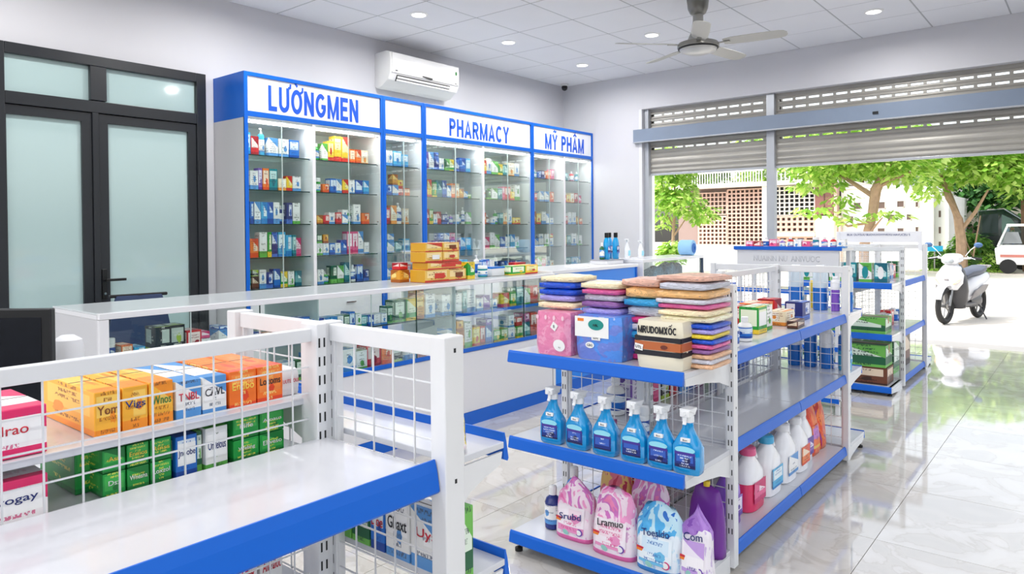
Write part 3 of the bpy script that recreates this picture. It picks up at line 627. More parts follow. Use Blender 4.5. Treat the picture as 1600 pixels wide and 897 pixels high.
# ------------------------------------------------------------------ larger cartons with separate print panels
BIGM = {}
def big_carton(code, x, y, z, w, d, h, label, group=None, rz=0, text=None, tmat=None, face='front', name='carton', panel=None, tape=None, bev=.002):
    """a real box: body, printed front panel, lettering, and a lid seam"""
    t = empty(name, label, 'carton', (x, y, z), rz, group)
    MB().box(-w/2, w/2, -d/2, d/2, 0, h).obj('box_body', PMB[code], t, bevel=bev, seg=2)
    if panel: MB().box(-w*.42, w*.42, -d/2 - .0008, -d/2, h * .30, h * .82).obj('front_panel', plain('panel ' + panel, PAL[panel][2] if panel in PAL else (245,245,245), .35), t)
    MB().box(-w/2 + .002, w/2 - .002, -.0015, .0015, h, h + .0006).obj('lid_seam', plain('carton seam', (120, 110, 100), .6), t)
    if tape: MB().box(-w/2 - .0008, w/2 + .0008, -.02, .02, h + .0002, h + .001).box(-w/2 - .001, -w/2, -.02, .02, h * .6, h).box(w/2, w/2 + .001, -.02, .02, h * .6, h).obj('tape', plain('brown tape', (186, 140, 96), .4), t)
    if text:
        tm_ = tmat or ink_m
        lettering(text, tm_, t, (0, -d/2 - .001, h * .58), h * .2, min(w * .8, h * .2 * len(text) * .8), rot=(PI/2, 0, 0), ext=.0006, bold=.005)
    return t

# ------------------------------------------------------------------ gondola shelving
def gondola(label, X0, X1, Ysp, half, zt, near, far, cap0, cap1, bay=.88, tray=.36, rails=('near', 'cap0', 'far', 'cap1'), feet=True, gridp=.062, spine_open=(), post=(.045, .034), lip=.006, thick=.022, pitch=.062, slot=.014):
    """free-standing shelving along X: spine posts with wire panels, near (-Y) and far (+Y) shelves, a wire panel across each end and end shelves.
       near/far/cap0/cap1: lists of (z, depth)"""
    t = empty('gondola_shelf', label, 'shelving unit', ((X0 + X1) / 2, Ysp, 0)); ox, oy = -(X0 + X1) / 2, -Ysp
    px, py = post
    def wires(name, a, b, z0, z1, along, c, par):
        q = MB(); n = max(1, round((b - a) / gridp)); r = .0016
        for i in range(n + 1):
            s = a + (b - a) * i / n
            if along == 'x': q.box(s - r, s + r, c - r, c + r, z0, z1)
            else: q.box(c - r, c + r, s - r, s + r, z0, z1)
        k = max(1, round((z1 - z0) / gridp))
        for i in range(k + 1):
            z = z0 + (z1 - z0) * i / k
            if along == 'x': q.box(a, b, c + r, c + 3 * r, z - r, z + r)
            else: q.box(c + r, c + 3 * r, a, b, z - r, z + r)
        return q.obj(name, white_m, par, kind='stuff')
    def upright(x, y, z1=zt, px=px, py=py, faces=('-y', '+y')):
        p = MB().box(x - px/2, x + px/2, y - py/2, y + py/2, .02, z1).obj('post', white_m, t, bevel=.003)
        s = MB(); n = int((z1 - .12) / pitch)
        for i in range(n):
            z = z1 - .045 - i * pitch
            for dx in (-.007, .007):
                for fc_ in faces:
                    sg = -1 if fc_[0] == '-' else 1
                    if fc_[1] == 'y': s.box(x + dx - .0022, x + dx + .0022, y + sg * (py/2 + .0006), y + sg * (py/2 - .002), z - slot * .85, z + slot * .85)
                    else: s.box(x + sg * (px/2 + .0006), x + sg * (px/2 - .002), y + dx - .0022, y + dx + .0022, z - slot * .85, z + slot * .85)
        if not faces or len(faces) == 1:
            for z in (z1 - .03, z1 - .30, z1 - .52): s.box(x - .002, x + .004, y - py/2 - .0006, y - py/2 + .002, z - .004, z + .005)
        s.obj('slot_row', slot_m, p, kind='stuff'); return p
    xs = [X0]; nb = max(1, round((X1 - X0) / bay))
    xs = [X0 + (X1 - X0) * i / nb for i in range(nb + 1)]
    for x in xs: upright(x + ox, 0)
    for x, sg in ((xs[0], 1), (xs[-1], -1)): upright(x + ox + sg * (px/2 + .0145), 0, px=.028, py=py + .022)
    for x in (xs[0], xs[-1]):
        for s in (-1, 1): upright(x + ox, s * half, faces=(('-x',) if x == xs[0] else ('+x',)) if (cap0 if x == xs[0] else cap1) else ())
        for s in (-1, 1):
            a, b = (py/2, half - py/2) if s > 0 else (-half + py/2, -py/2)
            pn = MB().box(x + ox - .014, x + ox + .014, a, b, zt - .045, zt - .005).obj('end_rail', white_m, t, bevel=.002)
            MB().box(x + ox - .014, x + ox + .014, a, b, .05, .09).obj('bottom_rail', white_m, t, bevel=.002)
            MB().box(x + ox - .008, x + ox + .008, a, a + .010, .09, zt - .045).obj('frame_bar', white_m, pn); MB().box(x + ox - .008, x + ox + .008, b - .010, b, .09, zt - .045).obj('frame_bar', white_m, pn)
            wires('wire_grid', a + .01, b - .01, .09, zt - .045, 'y', x + ox, pn)
    for i in range(nb):
        a, b = xs[i] + ox + px/2, xs[i + 1] + ox - px/2
        pn = MB().box(a, b, -.012, .012, zt - .043, zt - .012).obj('back_rail', white_m, t, bevel=.002)
        MB().box(a, b, -.012, .012, .05, .08).obj('bottom_rail', white_m, t, bevel=.002)
        MB().box(a, a + .010, -.008, .008, .08, zt - .043).obj('frame_bar', white_m, pn); MB().box(b - .010, b, -.008, .008, .08, zt - .043).obj('frame_bar', white_m, pn)
        wires('wire_grid', a + .01, b - .01, .08, zt - .043, 'x', 0, pn)
    rail_prof = [(0, lip), (.004, lip), (.010, -.002), (.017, -.042), (.013, -.047), (0, -.040)]
    def shelf(a, b, d, z, side, rail):
        """side: (axis, sign, start): the shelf starts at start and runs d outwards"""
        ax, sg, st = side
        e = st + sg * d
        if ax == 'y':
            s = MB().box(a, b, st, e, z - thick, z).obj('shelf_board', shelf_m, t, bevel=.002)
            if rail: MB().prism([(e + sg * p[0], z + p[1]) for p in rail_prof], 'x', a + .001, b - .001).obj('price_strip', rail_m, s)
            for q in (a + .002, b - .006):
                MB().prism([(st, z - .022), (e - sg * .01, z - .022), (e - sg * .02, z - .045), (st + sg * d * .45, z - .065), (st, z - .12)], 'x', q, q + .004).obj('bracket', white_m, s)
        else:
            s = MB().box(st, e, a, b, z - thick, z).obj('shelf_board', shelf_m, t, bevel=.002)
            if rail: MB().prism([(e + sg * p[0], z + p[1]) for p in rail_prof], 'y', a + .001, b - .001).obj('price_strip', rail_m, s)
            for q in (a + .001, b - .007):
                MB().prism([(st, z - .022), (e - sg * .005, z - .022), (e - sg * .012, z - .05), (st + sg * d * .55, z - .066), (st + sg * d * .25, z - .085), (st, z - .12)], 'y', q, q + .006).obj('bracket', white_m, s)
        return s
    for i in range(nb):
        a, b = xs[i] + ox + .002, xs[i + 1] + ox - .002
        if i == 0: a += px/2
        if i == nb - 1: b -= px/2
        for z, d in near: shelf(a, b, d, z, ('y', -1, -py/2 - .001), 'near' in rails)
        for z, d in far: shelf(a, b, d, z, ('y', 1, py/2 + .001), 'far' in rails)
    for nm, caps, x, sg in (('cap0', cap0, X0, -1), ('cap1', cap1, X1, 1)):
        for z, d in caps: shelf(-half + .0, half - .0, d, z, ('x', sg, x + ox + sg * (px/2 + .001)), nm in rails)
    # base shoes and feet
    def foot(x, y):
        MB().lathe([(.018, 0), (.018, .014), (.006, .018), (.006, .04)], 10).obj('foot', rubber_m, t, loc=(x, y, 0))
    for caps, x, sg in ((cap0, X0, -1), (cap1, X1, 1)):
        if caps:
            d = caps[-1][1]
            for y in (-half + .02, half - .02):
                MB().box(x + ox + sg * (px/2), x + ox + sg * (px/2 + d - .01), y - .012, y + .012, .03, .075).obj('base_shoe', white_m, t, bevel=.003); foot(x + ox + sg * (px/2 + d - .03), y)
    for x in xs:
        dd = near[-1][1]
        MB().box(x + ox - .012, x + ox + .012, -dd + .01, dd - .01, .03, .045).obj('base_shoe', white_m, t); foot(x + ox, -dd + .03); foot(x + ox, dd - .03)
    return t

# unit in front: empty upper shelf, cartons behind the wire
A_ = gondola('white wire-backed shelving unit with an empty blue-edged shelf and orange cartons behind the wire', -.75, 1.052, 1.45, .405, 1.232,
        near=[(.960, .372), (.50, .372), (.10, .372)], far=[(1.05, .36), (.925, .36), (.60, .36), (.10, .36)], cap0=[], cap1=[(.968, .152), (.70, .152), (.10, .30)], bay=.9, rails=('near', 'cap1'), lip=.02, thick=.015, post=(.056, .044), pitch=.044, slot=.013)
# middle unit: pads, spray bottles and pouches on its end shelves
B_ = gondola('white shelving unit of pads, blue sprays and pouches with jugs along its side', 2.90, 4.66, 1.62, .425, 1.212,
        near=[(.912, .40), (.540, .40), (.10, .40)], far=[(.912, .38), (.540, .38), (.10, .38)], cap0=[(.905, .42), (.520, .42), (.095, .42)], cap1=[(.912, .34), (.540, .34), (.10, .40)], bay=.88)
# unit by the shutter: teal bottles above, green cartons below
R_ = gondola('white shelving unit by the shutter opening holding green cartons and boxed teal bottles', 7.15, 8.22, 1.79, .43, 1.27,
        near=[(.95, .40), (.50, .40), (.08, .40)], far=[(.95, .38), (.50, .38), (.08, .38)], cap0=[(.96, .40), (.52, .40), (.075, .42)], cap1=[(.08, .3)], bay=1.05)
hb = MB().box(8.215, 8.235, 1.42, 2.17, 1.285, 1.40).box(8.20, 8.215, 1.385, 1.42, 1.2, 1.40).box(8.20, 8.215, 2.17, 2.20, 1.2, 1.40).obj('header_board', sign_m, R_); hb.location = (-(7.15 + 8.22) / 2, -1.79, 0)
lettering('BUX OUYSUU BUOVUYOVYVKYU HAVUCEU S', inkb_m, R_, (8.2135 - 7.685, 1.795 - 1.79, 1.365), .022, .60, rot=(PI/2, 0, -PI/2), ext=.001, name='lettering')

# display stand with pink packs
def stand():
    t = empty('display_stand', 'white display stand with a blue-edged top tray of pink packs', 'display stand', (5.95, 1.94, 0))
    MB().box(-.15, .2, -.42, .42, 1.262, 1.285).obj('top_tray', white_m, t, bevel=.002)
    MB().box(-.165, -.151, -.425, .425, 1.268, 1.298).obj('price_strip', rail_m, t, bevel=.002)
    MB().box(-.148, -.135, -.40, .40, 1.13, 1.261).obj('sign_board', plain('grey white board', (220, 221, 224), .4), t)
    for z in (.95, .52, .12):
        s = MB().box(-.15, .2, -.40, .40, z - .02, z).obj('shelf_board', shelf_m, t, bevel=.002)
        MB().box(-.16, -.151, -.40, .40, z - .03, z + .004).obj('price_strip', rail_m, s)
    for x in (-.13, .18):
        for y in (-.385, .385): MB().box(x - .015, x + .015, y - .015, y + .015, 0, 1.26).obj('leg', white_m, t, bevel=.002)
    lettering('NUAINN NU  ANIVUOC', plain('pale grey print', (196, 197, 202), .5), t, (-.1485, 0, 1.20), .045, .52, rot=(PI/2, 0, -PI/2), ext=.001, name='lettering')
stand()

# ------------------------------------------------------------------ soft packs, pouches, sprays and jugs
def pad_mesh(w, d, h, seed, fold=True):
    """a soft folded pack: rounded, sagging slightly, with one folded edge"""
    rr = random.Random(seed); bm = bmesh.new(); bmesh.ops.create_grid(bm, x_segments=10, y_segments=8, size=.5)
    top = {}; me = bpy.data.meshes.new('folded_pad'); vs = []; fs = []; nx_, ny_ = 11, 9
    bm.free(); ph = rr.uniform(0, 6)
    for lay in (0, 1):
        for j in range(ny_):
            for i in range(nx_):
                u, v = i / (nx_ - 1) * 2 - 1, j / (ny_ - 1) * 2 - 1
                e = (1 - abs(u) ** 7) ** .5 * (1 - abs(v) ** 7) ** .5
                zz = .5 + (1 if lay else -1) * .5 * (.66 + .36 * e); zz += .07 * math.sin(3 * u + ph) * e * lay + .05 * math.sin(5 * v + ph * 2) * e * lay
                sx = 1 - .05 * abs(v) ** 3 + rr.uniform(-.01, .01)
                vs.append((u * w / 2 * sx, v * d / 2 * (1 - .05 * abs(u) ** 3), zz * h))
    N = nx_ * ny_
    for lay in (0, 1):
        for j in range(ny_ - 1):
            for i in range(nx_ - 1):
                q = [lay*N + j*nx_ + i, lay*N + j*nx_ + i+1, lay*N + (j+1)*nx_ + i+1, lay*N + (j+1)*nx_ + i]; fs.append(q if lay else q[::-1])
    ring = [i for i in range(nx_)] + [j*nx_ + nx_-1 for j in range(1, ny_)] + [(ny_-1)*nx_ + i for i in range(nx_-2, -1, -1)] + [j*nx_ for j in range(ny_-2, 0, -1)]
    for a, b in zip(ring, ring[1:] + ring[:1]): fs.append((a, b, N + b, N + a))
    me.from_pydata(vs, [], fs); me.polygons.foreach_set('use_smooth', [True] * len(me.polygons)); return me
FILM = {'cream': (236, 218, 180), 'peach': (226, 176, 116), 'grey': (188, 190, 202), 'blue': (20, 76, 196), 'lilac': (160, 150, 214), 'sky blue': (50, 150, 204), 'pink': (214, 92, 152), 'purple': (142, 96, 158),
        'magenta': (196, 50, 118), 'ivory': (242, 230, 200), 'dusty pink': (214, 168, 150), 'yellow': (236, 208, 60), 'silver': (200, 200, 212), 'tan': (222, 176, 140)}
FM = {k: swirl('film ' + k, [c, c, tuple(min(255, int(v * 1.12)) for v in c), tuple(int(v * .86) for v in c)], 3.0, .28) for k, c in FILM.items()}
def pad(col, x, y, z, w, d, h, label, rz, seed, tilt=0):
    t = empty('folded_pad', label, 'pad pack', (x, y, z), group='folded soft packs on the end shelf', rot=(0, tilt, rz))
    me = pad_mesh(w, d, h, seed); me.materials.append(FM[col]); shared('wrapper', me, t)
    MB().box(-w*.49, -w*.44, -d*.38, d*.38, h*.38, h*.44).obj('fold_seam', plain('seam shadow', (120, 110, 120), .6), t)
    me2 = MB().lathe([(.5, 0), (.5, 1)], 12, sx=1, sy=.7).mesh('sticker', paper_m if seed % 2 else inkb_m); o = shared('sticker', me2, t, (w*.1 * (seed % 3 - 1), d * .1, h * .93)); o.scale = (.032, .032, h * .09)
pads = [('first stack from the aisle', 2.66, 1.865, 1.098, ['cream', 'lilac', 'blue', 'blue', 'cream'], (.19, .20), .029),
        ('second stack from the aisle', 2.665, 1.635, 1.085, ['lilac', 'purple', 'silver', 'pink', 'cream'], (.2, .19), .028),
        ('third stack from the aisle', 2.70, 1.445, .907, ['magenta', 'purple', 'pink', 'sky blue', 'silver', 'magenta', 'grey', 'sky blue', 'peach', 'dusty pink'], (.21, .18), .0325),
        ('fourth stack, close to the big post', 2.675, 1.255, 1.085, ['ivory', 'cream', 'pink', 'silver', 'peach', 'grey', 'dusty pink'], (.25, .215), .0235)]
for nm, x, y, z, cols, (w, d), h in pads:
    zc = z
    for k, c in enumerate(cols):
        hh = h * {'peach': 1.45, 'grey': 1.3, 'pink': .85, 'magenta': .85, 'dusty pink': 1.1}.get(c, 1.0); zc += hh
        pad(c, x + rnd.uniform(-.012, .012), y + rnd.uniform(-.008, .008), zc - hh, w * rnd.uniform(.94, 1.04), d * rnd.uniform(.93, 1.02), hh * .97,
            f"{c} folded soft pack, {ORD[k]} up in the {nm}", rnd.uniform(-.07, .07), int(x * 1000) + int(y * 777) + k, rnd.uniform(-.02, .02))
mixc = ['tan', 'silver', 'tan', 'purple', 'pink', 'blue', 'yellow', 'lilac', 'blue']
for k, c in enumerate(mixc):
    pad(c, 2.66, 1.15 + .035 + rnd.uniform(-.006, .006), .907 + k * .0192, .20, .10, .0186, f"{c} small folded pack, {ORD[k]} up in the thin stack touching the post", rnd.uniform(-.05, .05), 900 + k)

def wrap_pack(label, x, y, z, w, d, h, mat, rz=0, seed=1):
    t = empty('wrapped_pack', label, 'pack', (x, y, z), rz)
    q = MB(); rings = []; rr = random.Random(seed)
    for k in range(9):
        v = k / 8; s = 1 - .06 * abs(2 * v - 1) ** 4; n = 20; ring = []
        for i in range(n):
            a = 2 * PI * i / n; ca, sa = math.cos(a), math.sin(a); kk = (abs(ca) ** 9 + abs(sa) ** 9) ** (-1/9)
            ring.append((w/2 * ca * kk * s * (1 + rr.uniform(-.008, .008)), d/2 * sa * kk * s * (1 + rr.uniform(-.012, .012)), h * v))
        rings.append(ring)
    q.loft(rings); q.obj('wrapper', mat, t, smooth=True); return t
def sticker(t, x, y, z, sx, sz, m_, shape='round', rot=0, name='label', yoff=0):
    if shape == 'round':
        o = MB().lathe([(.5, 0), (.5, .0015)], 20).obj(name, m_, t, loc=(x, y, z)); o.scale = (sx, sz, 1); o.rotation_euler = (PI/2, rot, 0)
    else: o = MB().box(-.5, .5, -.0015, 0, -.5, .5).obj(name, m_, t, loc=(x, y, z)); o.scale = (sx, 1, sz); o.rotation_euler = (0, rot, 0)
    return o
FR = -PI/2   # a front that faces -X (towards the camera end)
t = wrap_pack('square pink film pack with an oval white label under the blue packs', 2.56, 1.835, .906, .185, .15, .185, swirl('pink film print', [(232, 136, 176), (232, 136, 176), (238, 160, 192), (224, 120, 164)], 3), FR, 3)
sticker(t, .045, -.0765, .045, .062, .05, paper_m, 'round', .2); sticker(t, .02, -.077, .125, .03, .03, paper_m, 'sq', .6, 'tag'); lettering('B', ink_m, t, (.02, -.079, .125), .012, rot=(PI/2, 0, 0), ext=.0005); 
for k in range(4): sticker(t, -.07 + .045 * k, -.0768, .162, .014, .02, plain('pale pink print', (244, 200, 216), .4), 'round', 0, 'print_mark')
lettering('U J', ink_m, t, (.047, -.0785, .036), .008, rot=(PI/2, .2, 0), ext=.0005)
t = wrap_pack('blue and white film pack with a teal cloud motif on the top shelf', 2.57, 1.605, .906, .225, .16, .182, swirl('blue film print', [(132, 146, 222), (110, 134, 216), (84, 146, 232), (172, 190, 240)], 2.2), FR, 5)
sticker(t, -.022, -.0815, .137, .165, .085, paper_m, 'sq', 0, 'white_panel'); sticker(t, .0, -.083, .148, .075, .045, plain('teal print', (22, 142, 134), .4), 'round', 0, 'teal_motif'); sticker(t, -.075, -.083, .165, .03, .012, plain('orange print', (238, 130, 40), .4), 'sq', 0, 'print_mark')
lettering('NBL', ink_m, t, (.0, -.0855, .146), .010, rot=(PI/2, 0, 0), ext=.0005)
sticker(t, -.03, -.083, .062, .042, .026, paper_m, 'round', 0, 'tag'); lettering('GBG', ink_m, t, (-.03, -.085, .062), .010, rot=(PI/2, 0, 0), ext=.0005)
sticker(t, .0, -.083, .092, .042, .016, paper_m, 'sq', 0, 'tag'); lettering('NUTC', ink_m, t, (.0, -.085, .092), .007, rot=(PI/2, 0, 0), ext=.0005)
t = wrap_pack('cream pack with black brush lettering and brown stripes on the top shelf', 2.545, 1.315, .906, .20, .15, .186, plain('cream film', (238, 230, 206), .3), FR, 8)
def stripe(z0, z1, m_, nm='stripe'): MB().box(-.0975, .0975, -.0765, -.07, z0, z1).box(.0965, .1005, -.07, .06, z0, z1).box(-.1005, -.0965, -.07, .06, z0, z1).obj(nm, m_, t)
stripe(.108, .126, ink_m); stripe(.074, .106, plain('copper film', (190, 106, 62), .3)); stripe(.052, .072, ink_m)
sign_letters('MRUDOMXcC', ink_m, t, 0, -.0772, .152, .028, .165, .0008, 'lettering', .08, True); sticker(t, .03, -.0775, .088, .03, .016, plain('dark copper', (110, 50, 36), .4), 'round', 0, 'seal')
sticker(t, -.078, -.0785, .082, .036, .024, paper_m, 'sq', .15, 'tag'); lettering('UTL', ink_m, t, (-.078, -.081, .082), .011, rot=(PI/2, .15, 0), ext=.0005)
lettering('uqmrmss', ink_m, t, (-.04, -.0775, .117), .006, rot=(PI/2, 0, 0), ext=.0005) if False else None

# spray bottles
spray_b = plain('blue cleaning liquid', (18, 158, 226), .08, coat=.6); spray_b.node_tree.nodes['Principled BSDF'].inputs['Transmission Weight'].default_value = .15
head_m = plain('spray head white', (236, 238, 240), .3); navy_lab = printed('navy spray label', (24, 48, 130), (54, 96, 190), (16, 26, 84), (226, 236, 250), .35, 6)
cyan_lab = plain('pale cyan label', (150, 222, 240), .3); purp_lab = plain('purple band', (70, 50, 150), .35)
def spray(x, y, z, label, hgt=.262, s=1.0):
    t = empty('spray_bottle', label, 'spray bottle', (x, y, z), FR + rnd.uniform(-.06, .06), 'blue spray bottles on the middle end shelf'); t.scale = (s * 1.32, s * 1.2, s)
    prof = [(.036, 0), (.0405, .006), (.042, .03), (.0415, .10), (.037, .118), (.026, .142), (.0175, .165), (.0150, .186), (.0150, .194)]
    q = MB(); rings = []; n = 20
    for r, z_ in prof:
        pw = 5 if z_ < .11 else 3.2 if z_ < .15 else 2; ring = []
        for i in range(n):
            a = 2 * PI * i / n; ca, sa = math.cos(a), math.sin(a); k = (abs(ca) ** pw + abs(sa) ** pw) ** (-1 / pw); ring.append((r * ca * k, r * sa * k * (.62 if z_ < .15 else .9), z_))
        rings.append(ring)
    q.loft(rings); q.obj('bottle_body', spray_b, t, smooth=True)
    MB().box(-.030, .030, -.0275, -.0245, .026, .082).obj('navy_label', navy_lab, t)
    MB().box(-.030, .030, -.0278, -.0275, .074, .084).obj('purple_band', purp_lab, t)
    MB().lathe([(.030, 0), (.030, .0015)], 20, sy=.42).obj('oval_label', cyan_lab, t, loc=(0, -.0262, .092)).rotation_euler = (PI/2, 0, 0)
    MB().box(-.014, .014, -.0262, -.018, .121, .135).obj('neck_tag', paper_m, t, bevel=.001); lettering('Bon', ink_m, t, (0, -.0265, .128), .006, rot=(PI/2, 0, 0), ext=.0004)
    hd = MB().lathe([(.0175, .190), (.0175, .212), (.0155, .216)], 16).box(-.014, .014, -.030, .024, .214, .238).obj('spray_head', head_m, t, bevel=.003)
    MB().prism([(.014, .218), (.030, .236), (.030, .240), (-.026, .243), (-.026, .236)], 'x', -.0165, .0165).obj('head_shroud', head_m, t, bevel=.002)
    MB().lathe([(.006, 0), (.006, .008)], 10).obj('nozzle', head_m, t, loc=(0, -.030, .228)).rotation_euler = (PI/2, 0, 0)
    MB().prism([(-.024, .216), (-.018, .216), (-.022, .196), (-.029, .186), (-.032, .188), (-.027, .198)], 'x', -.005, .005).obj('trigger', head_m, t)
for (y, nm) in zip((1.84, 1.705, 1.57, 1.435, 1.315, 1.205), ('closest to the floor aisle end', 'second from the aisle end', 'third from the aisle end', 'fourth from the aisle end', 'fifth, one short of the post', 'last in line beside the post')):
    spray(2.505, y, .521, f"blue spray bottle with white trigger head, {nm}", s=1.0 if y > 1.3 else 1.02)
t = small_bottle('w', 2.78, 1.56, .521, .07, .15, 'white jar with a red and blue mark behind the third spray bottle', 'small packs behind the sprays', 'jar', 'cream_jar')
small_carton('m', 2.74, 1.69, .521, .05, .05, .07, 'dark pink small carton lying behind the second spray bottle', 'small packs behind the sprays', .5, 'soap_carton')

# stand-up pouches
def pouch_mesh(w, d, h, seed, peak=.0, shoulder=.75):
    rr = random.Random(seed); rings = []; n = 28; K = 14; p1, p2 = rr.uniform(0, 6), rr.uniform(0, 6)
    for k in range(K + 1):
        v = k / K
        wv = w/2 * (1 - .04 * math.cos(v * 5 + p1)) * (1 - max(0, v - shoulder) / (1 - shoulder) * (.25 + peak)); dv = d/2 * max(.03, (1 - v ** 2.2)) ** .8 * (1 if v > .06 else .93)
        ring = []
        for i in range(n):
            a = 2 * PI * i / n; ca, sa = math.cos(a), math.sin(a); pw = 3.4 - 1.4 * v; kk = (abs(ca) ** pw + abs(sa) ** pw) ** (-1/pw)
            wob = 1 + .035 * math.sin(9 * v + 2 * a + p2) * (1 if 0 < k < K else .3)
            top = .03 * h * math.sin(3 * a + p1) * v ** 3 - .10 * h * abs(ca) ** 3 * v ** 4 * (1 + peak)
            ring.append((wv * ca * kk * (1 + .012 * math.sin(11 * v + p2)), dv * sa * kk * wob, h * v + top))
        rings.append(ring)
    return MB().loft(rings).mesh('pouch_body', [], smooth=False)
def pouch(label, x, y, z, w, d, h, mat, seed, rz=FR, text=None, tcol=None, peak=0, panel=None, tilt=0, group='stand-up refill pouches', cap=None, tz=.52, name='refill_pouch', marks=True):
    t = empty(name, label, 'pouch', (x, y, z), group=group, rot=(0, 0, rz)) if not tilt else empty(name, label, 'pouch', (x, y, z), group=group, rot=(tilt, 0, rz))
    me = pouch_mesh(w, d, h, seed, peak); me.materials.append(mat); me.polygons.foreach_set('use_smooth', [True] * len(me.polygons)); shared('pouch_body', me, t)
    f = lambda v: -(d/2 * max(.03, 1 - v ** 2.2) ** .8) * 1.03
    if panel:
        q = MB(); K = 6; xs = [-w*.36, -w*.18, 0, w*.18, w*.36]; vs = []
        for k in range(K + 1):
            v = .14 + .42 * k / K
            for x_ in xs:
                u = abs(x_) / (w/2); vs.append((x_, f(v) * (1 - u ** 3.2 ) ** (1/3.2) - .002, h * v))
        fs = [(k*5+i, k*5+i+1, (k+1)*5+i+1, (k+1)*5+i) for k in range(K) for i in range(4)]
        q.add(vs, fs); o = q.obj('front_panel', panel, t)
    if text:
        ang = -math.atan2(f(tz + .08) - f(tz - .08), .16 * h) if False else 0
        lettering(text, tcol or inkb_m, t, (0, f(tz) - .004, h * tz), h * .10, w * .62, rot=(PI/2 - .22, -.12, 0), ext=.001, bold=.005)
    if marks:
        q_ = rnd.choice([plain('berry print', (206, 60, 120), .4), plain('violet print', (110, 70, 170), .4)])
        sticker(t, w*.24, f(.2) * .93 - .002, h*.17, w*.2, h*.12, q_, 'round', 0, 'round_motif'); sticker(t, w*.24, f(.2) * .93 - .0035, h*.17, w*.14, h*.085, paper_m, 'round', 0, 'motif_centre')
        sticker(t, -w*.12, f(.17) - .001, h*.13, w*.16, h*.08, plain('pale teal print', (150, 206, 196), .4), 'round', .4, 'print_mark')
        sticker(t, -w*.28, f(.3) * .9 - .002, h*.30, w*.26, h*.035, plain('orange print', 0), 'sq', .1, 'print_mark'); sticker(t, -w*.28, f(.3) * .9 - .002, h*.335, w*.26, h*.03, inkr_m, 'sq', .1, 'print_mark')
    if cap: MB().lathe([(.014, 0), (.014, .02), (.011, .022)], 12).obj('cap', cap, t, loc=(0, 0, h * .97), smooth=True)
    return t
pk = swirl('pink pouch', [(238, 110, 178), (244, 160, 206), (250, 226, 238), (214, 120, 196), (240, 130, 180)], 2.2, lo=(246, 232, 240))
pw_ = plain('pale pink panel', (246, 232, 240), .3); bl = swirl('blue pouch', [(40, 140, 218), (80, 176, 232), (196, 232, 246), (30, 110, 200)], 2.2, lo=(232, 242, 250)); vi = swirl('violet pouch', [(150, 96, 196), (176, 130, 214), (166, 116, 206), (130, 70, 180)], 2, lo=(244, 238, 246), edge=.62)
pan_p = printed('pouch panel pink', (250, 240, 246), (248, 226, 236), (236, 150, 196), (220, 90, 150), .3, 5); pan_b = printed('pouch panel blue', (236, 246, 252), (214, 236, 250), (110, 190, 230), (60, 120, 190), .3, 5); pan_v = printed('pouch panel violet', (250, 246, 250), (244, 236, 248), (196, 160, 224), (90, 60, 160), .3, 5)
ZB = .096
pouch('pink and violet pouch with a rounded top at the aisle side of the bottom shelf', 2.59, 1.775, ZB, .185, .115, .262, pk, 4, panel=pan_p, text='Srubd', tz=.40, peak=.35)
pouch('pink and white pouch with dark script in front on the bottom shelf', 2.56, 1.555, ZB, .20, .12, .272, pk, 11, panel=pan_p, text='Lramuo', tcol=ink_m)
pouch('pink pouch standing behind between the front pouches', 2.73, 1.49, ZB, .17, .11, .30, pk, 23, marks=True)
pouch('sky blue pouch with dark hand lettering on the bottom shelf', 2.55, 1.345, ZB, .195, .12, .262, bl, 31, panel=pan_b, text='Toesldo', tcol=inkb_m, tz=.60)
pouch('narrow white and violet pouch with pointed top beside the post', 2.56, 1.195, ZB, .125, .10, .285, vi, 37, panel=pan_v, text='Com', tcol=inkb_m, peak=.7, tz=.62)
pouch('pink pouch of red fruit leaning at the back of the bottom shelf', 2.80, 1.70, ZB, .16, .10, .31, swirl('rose pouch', [(210, 70, 96), (232, 120, 140), (240, 200, 120), (200, 60, 90)], 3), 41, marks=False)
pouch('grey and gold pouch at the back of the bottom shelf', 2.80, 1.53, ZB, .15, .09, .335, swirl('grey gold pouch', [(120, 112, 118), (230, 226, 230), (226, 170, 40), (90, 84, 92)], 3), 43, marks=False)
pouch('yellow-capped purple pouch against the wire by the post', 2.79, 1.26, ZB, .15, .09, .29, plain('deep violet film', (112, 44, 150), .25), 47, marks=False, cap=SOLID['y'])
small_bottle('B', 2.60, 1.915, ZB, .075, .19, 'navy bottle with pale cap half hidden at the aisle end of the bottom shelf', 'bottles on the bottom end shelf', 'round', 'detergent_bottle')
small_bottle('b', 2.75, 1.90, ZB, .08, .24, 'tall blue bottle behind the navy one on the bottom shelf', 'bottles on the bottom end shelf', 'round', 'detergent_bottle')

